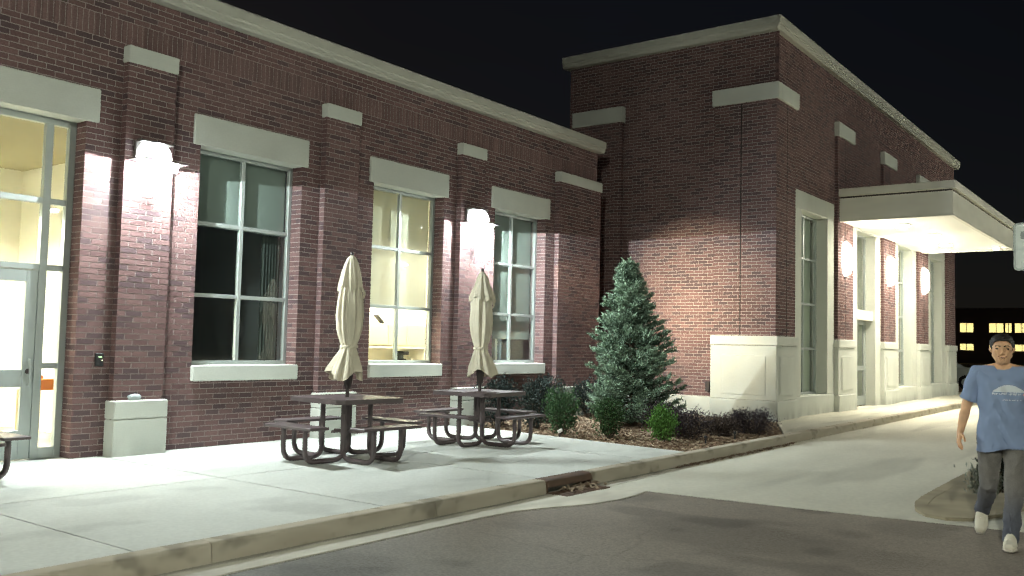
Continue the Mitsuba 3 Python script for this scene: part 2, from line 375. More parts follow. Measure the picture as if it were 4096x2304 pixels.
# planting bed
bed = Polygon([(12.61, 0.05), (11.93, -4.79), (15.72, -4.79), (18.34, -3.68), (18.6, -3.6), (18.6, 1.9), (12.61, 1.9)])
g = slab(bed, -0.3, -0.03)
struct('planting_bed', g, 'm_soil', 'mulched planting bed between patio and kerb')
from shapely.geometry import Point
from shapely.prepared import prep
pb = prep(bed.buffer(-0.03))
for nm, mat, n, lab in (('wood_mulch', 'm_chip_light', 2600, 'light tan wood chips of the mulch layer'), ('wood_mulch', 'm_chip_dark', 3400, 'dark brown bark chips of the mulch layer')):
    m = MB(); c = 0
    while c < n:
        x, y = 11.9 + rng.random() * 6.6, -4.8 + rng.random() * 6.0
        if not pb.contains(Point(x, y)): continue
        c += 1
        l, w, h = 0.02 + 0.035 * rng.random(), 0.008 + 0.012 * rng.random(), 0.006
        v = boxv(-l, l, -w, w, 0, h * 2)
        R3 = trimesh.transformations.euler_matrix(rng.normal() * 0.35, rng.normal() * 0.35, rng.random() * 6.28)[:3, :3]
        m.add(v @ R3.T + [x, y, -0.028 + 0.022 * rng.random()], BOXF)
    tag(put(nm, m.tm(), mat), lab, 'mulch', kind='stuff')

# traffic island
isl = Polygon([(9.72, -8.62), (9.80, -8.42), (10.05, -8.27), (10.45, -8.17), (10.9, -8.13), (12.6, -8.1), (26, -8.1), (26, -9.2), (11.2, -9.2), (10.3, -9.0), (9.85, -8.82)])
ik = struct('traffic_island', slab(isl.buffer(-0.13), ZR - 0.2, ZR + 0.035), 'm_island', 'low kerbed traffic island with earth infill')
put('rim', slab(isl.difference(isl.buffer(-0.132)), ZR - 0.2, ZR + 0.038), 'm_island', ik)

# ================================================================== LOW BRICK BUILDING
bA = thing('brick_building', 'long low brick building with tall gridded windows beside the patio', 'building')
XA0, XA1, HA = -7.0, 17.2, 5.711
WIN = [(7.16, 8.895), (10.37, 12.1), (13.56, 15.25)]
DOOR = (3.86, 5.585)
holesA = [(a, b, 1.04, 4.05) for a, b in WIN] + [(DOOR[0], DOOR[1], -1, 4.05)]
more = [(0.75, 2.48, 1.04, 4.05), (-2.45, -0.72, 1.04, 4.05), (-5.65, -3.92, 1.04, 4.05)]    # the bays left of the picture go on the same way
PIL = [(-3.55, -2.88), (-0.36, 0.31), (2.84, 3.5), (6.025, 6.69), (9.245, 9.93), (12.43, 13.11), (15.57, 17.2)]
PF = -0.11      # pilaster face
RV = 0.22       # reveal depth
W = Wall('x')
SOL0, SOL1 = 72 * CO, 76 * CO      # soldier band
pil_holes = [(a, b, -1, 4.83) for a, b in PIL]
allh = holesA + more
ends = [v for a, b, *_ in allh for v in (a, b)]
W.fill(XA0, XA1, 0, HA, 0.0, allh + pil_holes + [(XA0 - 1, XA1 + 1, SOL0, SOL1)], end_depth=RV - 0.004, ends=ends)
for a, b in PIL: W.fill(a, b, 0, 4.83, PF, (), depth=0.10, end_depth=0.106, ends=(a, b))
wk = bA + '__wall'
used.add(wk)
m = MB()
for a, b, c, d in wall_with_holes(XA0, XA1, -0.3, HA, [(a - 0.006, b + 0.006, c - 0.0, d) for a, b, c, d in allh]): m.box(a, b, 0.004, 0.36, c, d)
for a, b in PIL: m.box(a + 0.008, b - 0.008, PF + 0.004, 0.006, -0.3, 4.84)
m.box(XA1 - 0.3, XA1 - 0.002, 0.36, 9, -0.3, HA)
scene[wk] = mikit.ply(m.tm(), 'm_mortar')
# end wall facing the gap
WE = Wall('y')
# soldiers
m = MB()
x = XA0
while x < XA1 - 0.02:
    m.box(x + 0.005, min(x + CO - 0.005, XA1), 0.0, 0.03, SOL0 + 0.005, SOL1 - 0.005); x += CO
tag(put('soldier_course', m.tm(), 'm_soldier', wk), kind='stuff')
emit_bricks(wk, [W], 300)
# coping
cp = [(-0.13, HA), (-0.16, HA + 0.03), (-0.16, HA + 0.08), (-0.19, HA + 0.10), (-0.19, HA + 0.235), (-0.17, HA + 0.255), (0.42, HA + 0.255), (0.42, HA)]
x = XA0
i = 0
while x < XA1 + 0.04:
    e = min(x + 3.05, XA1 + 0.06)
    put('coping', prism_x(cp, x + 0.0015, e - 0.0015), 'm_coping', bA); x += 3.05
put('coping', prism_y([(XA1 + 0.06, HA), (XA1 + 0.06, HA + 0.25), (XA1 - 0.36, HA + 0.25), (XA1 - 0.36, HA)], 0.425, 8.8), 'm_coping', bA)
put('roof', MB().box(XA0, XA1 - 0.3, 0.37, 9, 5.2, 5.35).tm(), 'm_darkwall', bA)
put('rear_wall', MB().box(XA0, XA1, 9.0, 9.2, -0.3, HA).tm(), 'm_mortar', bA)
# link wall in the gap between the two buildings
put('link_wall', MB().box(XA1, 18.9, 1.9, 2.2, -0.3, 5.4).tm(), 'm_mortar', bA)
# lintels, caps, sills, bases
for a, b in ((7.04, 8.99), (10.265, 12.19), (13.44, 15.36), (3.72, 5.735), (0.63, 2.6), (-2.57, -0.6)):
    put('lintel', cbox(a, b, -0.035, 0.30, 4.012, 4.42, 0.01), 'm_stone', bA)
for a, b in PIL: put('pilaster_cap', cbox(a - 0.012, b + 0.012, PF - 0.03, 0.12, 4.83, 5.04, 0.01), 'm_stone', bA)
for a, b in WIN + [(0.75, 2.48)]:
    put('sill', cbox(a - 0.012, b + 0.012, -0.055, RV + 0.02, 0.874, 1.085, 0.012), 'm_stone', bA)
for a, b in PIL[2:]:
    if a > 15:
        k = put('plinth', cbox(a - 0.06, b + 0.0, PF - 0.07, 0.08, -0.1, 0.60, 0.012), 'm_stone', bA)
        continue
    k = put('plinth', cbox(a - 0.03, b + 0.02, PF - 0.10, 0.08, -0.1, 0.44, 0.012), 'm_stone', bA)
    put('top_stone', cbox(a - 0.03, b + 0.02, PF - 0.10, 0.08, 0.447, 0.668, 0.012), 'm_stone', k)
# windows
def window(parent, a, b, z0, z1, y, mull, trans, mat='m_frame', fw=0.055, fd=0.06):
    k = put('window', MB().tm() if False else frame_mesh(a, b, z0, z1, y, mull, trans, fw, fd), mat, parent)
    xs = [a + fw] + [v for mm in mull for v in (mm - fw * 0.55, mm + fw * 0.55)] + [b - fw]
    zs = [z0 + fw] + [v for t in trans for v in (t - fw * 0.5, t + fw * 0.5)] + [z1 - fw]
    for i in range(0, len(xs), 2):
        for j in range(0, len(zs), 2):
            v = np.array([[xs[i] - 0.004, y + fd * 0.6, zs[j] - 0.004], [xs[i + 1] + 0.004, y + fd * 0.6, zs[j] - 0.004], [xs[i + 1] + 0.004, y + fd * 0.6, zs[j + 1] + 0.004], [xs[i] - 0.004, y + fd * 0.6, zs[j + 1] + 0.004]])
            put('pane', trimesh.Trimesh(v, [[0, 1, 2], [0, 2, 3]], process=False), 'm_glass', k)
    return k
def frame_mesh(a, b, z0, z1, y, mull, trans, fw, fd):
    m = MB()
    m.cbox(a, a + fw, y, y + fd, z0, z1, 0.004).cbox(b - fw, b, y, y + fd, z0, z1, 0.004)
    m.cbox(a + fw, b - fw, y + 0.001, y + fd, z1 - fw, z1, 0.004).cbox(a + fw, b - fw, y + 0.001, y + fd, z0, z0 + fw, 0.004)
    for q in mull: m.cbox(q - fw * 0.55, q + fw * 0.55, y + 0.002, y + fd, z0 + fw, z1 - fw, 0.004)
    xs = [a + fw] + [v for mm in mull for v in (mm - fw * 0.55, mm + fw * 0.55)] + [b - fw]
    for t in trans:
        for i in range(0, len(xs), 2): m.cbox(xs[i], xs[i + 1], y + 0.004, y + fd, t - fw * 0.5, t + fw * 0.5, 0.004)
    return m.tm()
for i, (a, b) in enumerate(WIN):
    window(bA, a, b, 1.086, 4.011, RV, [(a + b) / 2], [2.03, 3.01])
window(bA, 0.75, 2.48, 1.086, 4.011, RV, [1.615], [2.03, 3.01])
put('window_shade', MB().box(7.2, 8.86, RV + 0.12, RV + 0.123, 2.98, 4.0).tm(), 'm_shade_green', bA)
put('window_shade', MB().box(10.41, 12.07, RV + 0.12, RV + 0.1205, 2.06, 4.0).tm(), 'm_shade_yellow', bA)
put('window_shade', MB().box(13.6, 15.21, RV + 0.12, RV + 0.123, 1.55, 4.0).tm(), 'm_shade_green', bA)
# pale curtain drawn to the right inside the dark window
cx = np.linspace(8.50, 8.84, 60); cyv = RV + 0.15 + 0.02 * np.sin((cx - 8.5) * 120)
V = np.vstack([np.stack([cx, cyv, np.full(60, zz)], 1) for zz in (1.12, 2.97)])
put('curtain', trimesh.Trimesh(V, [t for i in range(59) for t in ((i, i + 1, 61 + i), (i, 61 + i, 60 + i))], process=False), 'm_curtain', bA, smooth=True)
# storefront door
y = RV
fr = MB()
fw = 0.055
a, b = DOOR
M1, M2 = 5.215, 4.20
fr.cbox(a, a + 0.08, y, y + 0.08, 0, 4.011, 0.004).cbox(b - 0.08, b, y, y + 0.08, 0, 4.011, 0.004)
fr.cbox(a + 0.08, b - 0.08, y + 0.001, y + 0.08, 3.935, 4.011, 0.004)
for q in (M1 + 0.06, M2 - 0.06): fr.cbox(q - 0.045, q + 0.045, y + 0.002, y + 0.08, 0, 3.935, 0.004)
for z in (2.235, 3.02):
    for s, e in ((a + 0.08, M2 - 0.105), (M2 - 0.015, M1 + 0.015), (M1 + 0.105, b - 0.08)): fr.cbox(s, e, y + 0.004, y + 0.08, z - 0.035, z + 0.035, 0.004)
for s, e in ((a + 0.08, M2 - 0.105), (M1 + 0.105, b - 0.08)):
    fr.cbox(s, e, y + 0.004, y + 0.08, 1.05, 1.115, 0.004).cbox(s, e, y + 0.004, y + 0.08, 0.0, 0.134, 0.004)
st = put('storefront_frame', fr.tm(), 'm_frame', bA)
def pane(parent, x0, x1, z0, z1, yy, name='pane', mat='m_glass'):
    v = np.array([[x0, yy, z0], [x1, yy, z0], [x1, yy, z1], [x0, yy, z1]])
    return put(name, trimesh.Trimesh(v, [[0, 1, 2], [0, 2, 3]], process=False), mat, parent)
for s, e in ((a + 0.08, M2 - 0.105), (M1 + 0.105, b - 0.08)):
    for z0, z1 in ((0.13, 1.05), (1.115, 2.2), (2.27, 2.985), (3.055, 3.935)): pane(st, s, e, z0, z1, y + 0.05)
for z0, z1 in ((2.27, 2.985), (3.055, 3.935)): pane(st, M2 - 0.015, M1 + 0.015, z0, z1, y + 0.05)
dm = MB()
d0, d1 = M2 - 0.012, M1 + 0.012
yd = y + 0.012
dm.cbox(d0, d0 + 0.13, yd, yd + 0.045, 0.012, 2.196, 0.004).cbox(d1 - 0.13, d1, yd, yd + 0.045, 0.012, 2.196, 0.004)
for z0, z1 in ((0.012, 0.345), (0.84, 1.04), (2.055, 2.196)): dm.cbox(d0 + 0.13, d1 - 0.13, yd + 0.001, yd + 0.045, z0, z1, 0.004)
dk = put('door', dm.tm(), 'm_frame', bA)
pane(dk, d0 + 0.13, d1 - 0.13, 0.345, 0.84, yd + 0.025); pane(dk, d0 + 0.13, d1 - 0.13, 1.04, 2.055, yd + 0.025)
put('lock', at(lathe([(0.001, 0), (0.03, 0), (0.03, 0.02), (0.001, 0.02)], 16), 0, 0, 0).apply_transform(trimesh.transformations.rotation_matrix(math.pi / 2, [1, 0, 0])).apply_translation([d1 - 0.065, yd + 0.001, 1.02]), 'm_bronze', dk)
hb = tube([(d1 - 0.065, yd, 0.86), (d1 - 0.065, yd - 0.05, 0.87), (d1 - 0.065, yd - 0.055, 0.9), (d1 - 0.065, yd - 0.055, 1.12), (d1 - 0.065, yd - 0.05, 1.15), (d1 - 0.065, yd, 1.16)], 0.011, 8)
put('handle', hb, 'm_frame', dk, smooth=40)
lm = MB()      # rows of grey vinyl lettering on the door glass, too blurred to read
lr = np.random.default_rng(8)
for zz, n, h in ((1.395, 7, 0.05), (1.29, 8, 0.07), (1.17, 3, 0.05)):
    xx = d0 + 0.16
    for i in range(n):
        w = 0.03 + 0.03 * lr.random()
        lm.box(xx, xx + w, yd + 0.021, yd + 0.023, zz, zz + h * (0.6 + 0.4 * lr.random())); xx += w + 0.018
tag(put('lettering', lm.tm(), 'm_frame', dk), 'grey lettering on the door glass, blurred')
# interiors
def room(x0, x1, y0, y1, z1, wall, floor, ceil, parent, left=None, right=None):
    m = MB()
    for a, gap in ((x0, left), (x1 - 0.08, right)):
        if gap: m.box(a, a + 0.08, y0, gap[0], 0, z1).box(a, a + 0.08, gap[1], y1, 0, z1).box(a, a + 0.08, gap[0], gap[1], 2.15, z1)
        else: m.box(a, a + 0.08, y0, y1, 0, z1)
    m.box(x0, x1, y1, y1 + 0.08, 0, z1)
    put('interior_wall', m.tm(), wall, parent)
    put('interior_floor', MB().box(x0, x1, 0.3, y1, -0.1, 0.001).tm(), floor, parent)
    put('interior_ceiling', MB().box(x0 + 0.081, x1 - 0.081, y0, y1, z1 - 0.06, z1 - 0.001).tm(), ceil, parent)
room(2.95, 6.9, 0.365, 4.2, 4.06, 'm_wall_in', 'm_floor_in', 'm_ceiling', bA, right=(0.6, 1.7))
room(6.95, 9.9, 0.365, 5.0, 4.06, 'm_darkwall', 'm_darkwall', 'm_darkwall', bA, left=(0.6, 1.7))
room(10.0, 14.2, 0.365, 1.95, 4.06, 'm_wall_in', 'm_floor_in', 'm_wall_in', bA)
put('partition', MB().box(13.35, 13.45, 0.366, 1.94, 0.002, 3.99).tm(), 'm_wall_in', bA)
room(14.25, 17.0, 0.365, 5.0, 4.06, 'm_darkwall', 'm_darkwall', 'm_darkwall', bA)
def ceiling_panel(x0, x1, y0, y1, z, L, c, label, group=None):
    k = thing('ceiling_light', label, 'ceiling light', group)
    put('housing', MB().cbox(x0 - 0.04, x1 + 0.04, y0 - 0.04, y1 + 0.04, z + 0.012, z + 0.06, 0.005).tm(), 'm_white', k)
    v = np.array([[x0, y0, z], [x1, y0, z], [x1, y1, z], [x0, y1, z]])
    kk = put('diffuser', trimesh.Trimesh(v, [[0, 2, 1], [0, 3, 2]], process=False), 'm_lens', k)
    scene[kk]['emitter'] = area(L, c)
ceiling_panel(11.0, 12.6, 1.0, 1.4, 3.2, L_KITCHEN, ROOM, 'long ceiling light inside the kitchen behind the yellow window shade')
ceiling_panel(3.9, 5.4, 1.8, 2.6, 2.9, L_VESTIBULE, ROOM, 'ceiling light of the bright hall behind the glass door')
# kitchen fittings
k = thing('wall_cabinet', 'cream wall cabinet row seen through the lit window between the umbrellas', 'cabinet')
m = MB(); m.cbox(11.3, 13.34, 1.50, 1.94, 1.37, 1.78, 0.004); put('carcass', m.tm(), 'm_cabinet', k)
for i in range(4): put('door', cbox(11.305 + i * 0.51, 11.8 + i * 0.51, 1.484, 1.498, 1.385, 1.765, 0.003), 'm_cabinet', k)
put('light_rail', cbox(11.3, 13.34, 1.49, 1.93, 1.32, 1.366, 0.004), 'm_wall_in', k)
k = thing('kitchen_counter', 'pale kitchen counter under the wall cabinets behind the lit window', 'counter')
put('worktop', cbox(11.0, 13.34, 1.35, 1.94, 0.92, 0.96, 0.004), 'm_cabinet', k); put('base_cabinet', cbox(11.02, 13.33, 1.38, 1.94, 0.01, 0.919, 0.004), 'm_wall_in', k)
k = thing('coffee_maker', 'dark coffee maker on the kitchen counter behind the lit window', 'coffee maker')
put('body', MB().cbox(12.82, 12.95, 1.55, 1.75, 0.961, 1.0, 0.005).cbox(12.82, 12.95, 1.68, 1.76, 1.0, 1.25, 0.005).cbox(12.81, 12.96, 1.54, 1.76, 1.2, 1.27, 0.008).tm(), 'm_black', k)
put('jug', at(lathe([(0.001, 0), (0.05, 0), (0.058, 0.06), (0.04, 0.12), (0.001, 0.125)], 16), 12.885, 1.61, 1.002), 'm_black', k, smooth=40)
tag(put('jar', at(lathe([(0.001, 0), (0.04, 0), (0.04, 0.13), (0.028, 0.16), (0.028, 0.18), (0.001, 0.18)], 14), 13.08, 1.6, 0.961), 'm_white', smooth=40), 'small white jar beside the dark coffee maker', 'jar')
k = cbox(-0.12, 0.12, -0.05, 0.05, -0.02, 0.02, 0.006); k.apply_transform(trimesh.transformations.rotation_matrix(0.7, [0, 1, 0])); k.apply_translation([12.18, 1.6, 1.86])
tag(put('serving_tray', k, 'm_black'), 'small dark tray leaning on top of the cream wall cabinets', 'tray')
k = thing('wooden_chair', 'orange wooden chair inside the glass entrance at left', 'chair')
put('seat', cbox(6.06, 6.42, 1.93, 2.08, 0.69, 0.84, 0.01), 'm_orange', k)
put('backrest', cbox(5.92, 6.30, 2.15, 2.22, 0.76, 0.88, 0.01), 'm_orange', k)
for xx, yy in ((6.07, 1.95), (6.37, 1.95), (5.95, 2.16), (6.24, 2.16)): put('leg', cbox(xx, xx + 0.04, yy, yy + 0.04, 0.003, 0.70, 0.004), 'm_cabinet', k)
put('arm_rail', MB().cbox(6.08, 6.12, 2.05, 2.18, 0.77, 0.81, 0.004).tm(), 'm_orange', k)

# card reader and cup
k = thing('card_reader', 'black card reader with a green light on the brick wall', 'card reader')
put('body', cbox(5.83, 5.93, -0.035, -0.001, 1.08, 1.24, 0.008), 'm_black', k)
kk = put('indicator_light', MB().box(5.862, 5.905, -0.0375, -0.0355, 1.185, 1.20).tm(), 'm_lens', k); scene[kk]['emitter'] = area(0.12, (0.35, 1.0, 0.15), 0.02)
kk = put('indicator_light', MB().box(5.905, 5.918, -0.0375, -0.0355, 1.145, 1.16).tm(), 'm_lens', k); scene[kk]['emitter'] = area(0.2, (1.0, 0.9, 0.3), 0.02)
k = thing('takeaway_box', 'crumpled pale blue takeaway box on the white plinth', 'box')
put('body', at(trimesh.convex.convex_hull(np.array([(-.055, -.04, 0), (.055, -.04, 0), (.055, .04, 0), (-.055, .04, 0), (-.075, -.055, .045), (.075, -.05, .04), (.07, .055, .047), (-.07, .05, .04)])), 6.28, -0.14, 0.669), 'm_plastic', k)
put('lid', at(trimesh.convex.convex_hull(np.array([(-.075, -.055, .047), (.075, -.05, .043), (.07, .055, .05), (-.07, .05, .045), (-.05, -.03, .075), (.055, -.03, .07), (.04, .04, .075)])), 6.28, -0.14, 0.669), 'm_plastic', k)

# wall lamps
def spot(o, d, I, c, cut, beam):
    scene[numbered('lamp_module')] = {'type': 'spot', 'to_world': T().look_at(origin=list(o), target=[a + b for a, b in zip(o, d)], up=[0.01, 0.02, 1]), 'sampling_weight': 0.7, 'intensity': {'type': 'rgb', 'value': [I * k for k in c]}, 'cutoff_angle': cut, 'beam_width': beam}
def wall_lamp(x, label, narrow):
    k = thing('wall_lamp', label, 'wall lamp', 'floodlights on the low brick building')
    z = 3.60
    put('back_plate', cbox(x - 0.22, x + 0.22, PF - 0.05, PF - 0.001, z + 0.006, z + 0.27, 0.006), 'm_lamp_body', k)
    put('hood', prism_x([(PF - 0.05, z + 0.25), (PF - 0.05, z + 0.285), (PF - 0.12, z + 0.285), (PF - 0.2, z + 0.265), (PF - 0.2, z + 0.25)], x - 0.21, x + 0.21), 'm_lamp_body', k)
    put('base_frame', MB().cbox(x - 0.33, x + 0.33, PF - 0.37, PF - 0.051, z + 0.006, z + 0.016, 0.003).tm(), 'm_lamp_body', k)
    prof = [(0.19, 0.017), (0.205, 0.06), (0.2, 0.12), (0.18, 0.18), (0.14, 0.249)]; n = 19
    a = np.linspace(math.pi, 2 * math.pi, n); V = np.vstack([np.stack([x + r * 1.06 * np.cos(a), PF - 0.051 + r * 1.38 * np.sin(a), np.full(n, z + h)], 1) for r, h in prof]); F = []
    for p in range(len(prof) - 1):
        for q in range(n - 1): F += [(p * n + q, p * n + q + 1, (p + 1) * n + q + 1), (p * n + q, (p + 1) * n + q + 1, (p + 1) * n + q)]
    kk = put('refractor', trimesh.Trimesh(V, F, process=False), 'm_lens', k, smooth=True); scene[kk]['emitter'] = area(1.6, COOL, 0.15)
    v = np.array([[x - 0.2, PF - 0.34, z + 0.002], [x + 0.2, PF - 0.34, z + 0.002], [x + 0.2, PF - 0.06, z + 0.002], [x - 0.2, PF - 0.06, z + 0.002]])
    kk = put('lens', trimesh.Trimesh(v, [[0, 2, 1], [0, 3, 2]], process=False), 'm_lens', k)
    scene[kk]['emitter'] = area(L_PACK, COOL, 1.2)
    o = (x, PF - 0.27, z - 0.008)
    o = (x + 0.08, PF - 0.25, z - 0.008)
    spot(o, (1, -0.16 if narrow else -0.12, -0.35), I_SIDE * (2.2 if narrow else 1), COOL, 82.0, 40.0)       # sideways along the wall, both ways
    spot((x - 0.08, PF - 0.25, z - 0.008), (-1, -0.12, -0.35), I_SIDE, COOL, 82.0, 40.0)
    v = np.array([[x - 0.2, PF - 0.355, z - 0.002], [x + 0.2, PF - 0.355, z - 0.002], [x + 0.2, PF - 0.285, z - 0.102], [x - 0.2, PF - 0.285, z - 0.102]])
    kk = put('front_lens', trimesh.Trimesh(v, [[0, 2, 1], [0, 3, 2]], process=False), 'm_lens', k)
    scene[kk]['emitter'] = area(I_FRONT, COOL, 1.5)           # out over the patio
    if narrow: spot((x + 0.24, PF - 0.27, z - 0.12), (5.4, -1.35, -1.22), narrow, (1.0, 0.83, 0.52), 22.0, 3.0)      # warm module turned towards the corner building
wall_lamp(6.36, 'glaring white wall lamp between the glass door and the dark window', 0)
wall_lamp(12.77, 'glaring white wall lamp above the second umbrella', 40.0)

# ================================================================== TALL BRICK BUILDING
bB = thing('brick_building', 'taller brick building with corner towers, white stone piers and a canopy', 'building')
XB, YC, HB = 18.43, -3.66, 8.226
XE, YB = 36.4, 1.67
BW, BPF = XB + 0.17, XB + 0.055       # brick planes facing -x: main wall, pilaster
CW, CPF = YC + 0.14, YC + 0.06        # brick planes facing -y
PIERS = [(18.43, 19.72), (22.5, 23.9), (26.58, 28.0), (30.65, 32.05), (34.72, 36.15)]
BAYS = [(19.72, 22.5), (23.9, 26.58), (28.0, 30.65), (32.05, 34.72)]
wB = bB + '__wall'; used.add(wB)
WBy, WBx = Wall('y'), Wall('x')
pilB = [(-3.6, -2.2), (0.14, 1.47)]
WBy.fill(CPF, YB, 0, HB, BW, [(a, b, -1, 6.75) for a, b in pilB] + [(-9, 9, -1, 0.40)])
for a, b in pilB:
    WBy.fill(a, b, 1.70, 6.75, BPF, (), depth=0.11, end_depth=0.11, ends=(a, b))
pilC = [(a + 0.09 if i else XB + 0.155, b - 0.09) for i, (a, b) in enumerate(PIERS)]
bayh = [(a, b, -1, 5.04) for a, b in BAYS]
WBx.fill(XB + 0.175, XE, 0, HB, CW, [(a, b, -1, 6.75) for a, b in pilC] + bayh + [(XB, XE + 1, -1, 0.40)])
for a, b in pilC: WBx.fill(a, b, 1.70, 6.75, CPF, (), depth=0.075, end_depth=0.078, ends=(a, b))
m = MB()
m.box(BW + 0.004, BW + 0.3, CW + 0.01, YB, -0.3, HB)
for a, b in pilB: m.box(BPF + 0.004, BW + 0.02, a + 0.008, b - 0.008, -0.3, 6.76)
OPEN = [(a + 0.5, b - 0.5) for a, b in BAYS]
for a, b, c, d in wall_with_holes(XB + 0.19, XE, -0.3, HB, [(a - 0.2, b + 0.2, 0.3 if i != 1 else -1, 4.9) for i, (a, b) in enumerate(OPEN)]): m.box(a, b, CW + 0.004, CW + 0.35, c, d)
for a, b in pilC: m.box(a + 0.008, b - 0.008, CPF + 0.004, CW + 0.02, -0.3, 6.76)
m.box(XE - 0.3, XE - 0.01, CW + 0.35, YB, -0.3, HB)
scene[wB] = mikit.ply(m.tm(), 'm_mortar')
emit_bricks(wB, [WBy, WBx], 300)
put('rear_wall', MB().box(BW + 0.31, XE - 0.31, YB - 0.3, YB, -0.3, HB).tm(), 'm_mortar', bB)
put('roof', MB().box(BW + 0.3, XE - 0.3, CW + 0.35, YB - 0.3, 7.7, 7.9).tm(), 'm_darkwall', bB)
# control joint on the corner tower
put('control_joint', MB().box(BPF - 0.0012, BPF + 0.01, -2.83, -2.805, 1.745, 6.74).tm(), 'm_joint', bB)
for i, (a, b) in enumerate(PIERS[:4]):
    q = (pilC[i][0] + pilC[i][1]) / 2
    put('control_joint', MB().box(q - 0.012, q + 0.012, CPF - 0.0012, CPF + 0.01, 1.745, 6.74).tm(), 'm_joint', bB)
# coping
cz = HB
put('coping', prism_y([(XB - 0.0, cz), (XB - 0.045, cz + 0.05), (XB - 0.045, cz + 0.09), (XB - 0.075, cz + 0.11), (XB - 0.075, cz + 0.26), (BW + 0.4, cz + 0.26), (BW + 0.4, cz)], CW - 0.09, YB + 0.1), 'm_coping', bB)
put('coping', prism_x([(CW - 0.12, cz), (CW - 0.165, cz + 0.05), (CW - 0.165, cz + 0.09), (CW - 0.195, cz + 0.11), (CW - 0.195, cz + 0.261), (CW - 0.092, cz + 0.261), (CW - 0.092, cz)], XB - 0.076, XE + 0.1), 'm_coping', bB)
put('coping', MB().box(BW + 0.401, XE + 0.1, CW - 0.09, CW + 0.4, cz + 0.001, cz + 0.259).tm(), 'm_coping', bB)
# belt stones at the pilaster heads
put('belt_stone', cbox(XB, BW + 0.05, -3.66, -2.16, 6.745, 7.1, 0.012), 'm_stone', bB)
put('belt_stone', cbox(BW + 0.051, 19.70, -3.66, CW + 0.1, 6.745, 7.1, 0.012), 'm_stone', bB)
put('belt_stone', cbox(XB, BW + 0.05, 0.11, 1.5, 6.72, 7.085, 0.012), 'm_stone', bB)
for a, b in PIERS[1:]: put('belt_stone', cbox(a + 0.05, b - 0.05, YC + 0.01, CW + 0.1, 6.745, 7.1, 0.012), 'm_stone', bB)
# water table
put('water_table', cbox(BW - 0.05, BW + 0.1, -2.155, 0.105, -0.1, 0.415, 0.01), 'm_stone', bB)
# stone piers
def pier(x0, x1, y0, y1, panelx=None, panely=None):
    k = put('stone_pier', cbox(x0 + 0.03, x1 - 0.03, y0 + 0.03, y1, 0.40, 1.54, 0.012), 'm_stone', bB)
    put('pier_base', cbox(x0 - 0.015, x1 + 0.015, y0 - 0.015, y1, -0.1, 0.396, 0.014), 'm_stone', k)
    put('pier_cap', cbox(x0, x1, y0, y1, 1.543, 1.742, 0.014), 'm_stone', k)
    if panelx: put('panel', cbox(panelx[0], panelx[1], y0 + 0.012, y0 + 0.05, 0.50, 1.33, 0.01), 'm_stone', k)
    if panely: put('panel', cbox(x0 + 0.012, x0 + 0.05, panely[0], panely[1], 0.50, 1.33, 0.01), 'm_stone', k)
    return k
pier(XB, 19.72, -3.66, -2.16, (18.64, 19.45), (-3.40, -2.42))
pier(XB, 19.5, 0.11, 1.5, None, (0.35, 1.26))
for a, b in PIERS[1:]: pier(a, b, YC, CW + 0.2, (a + 0.28, b - 0.28))
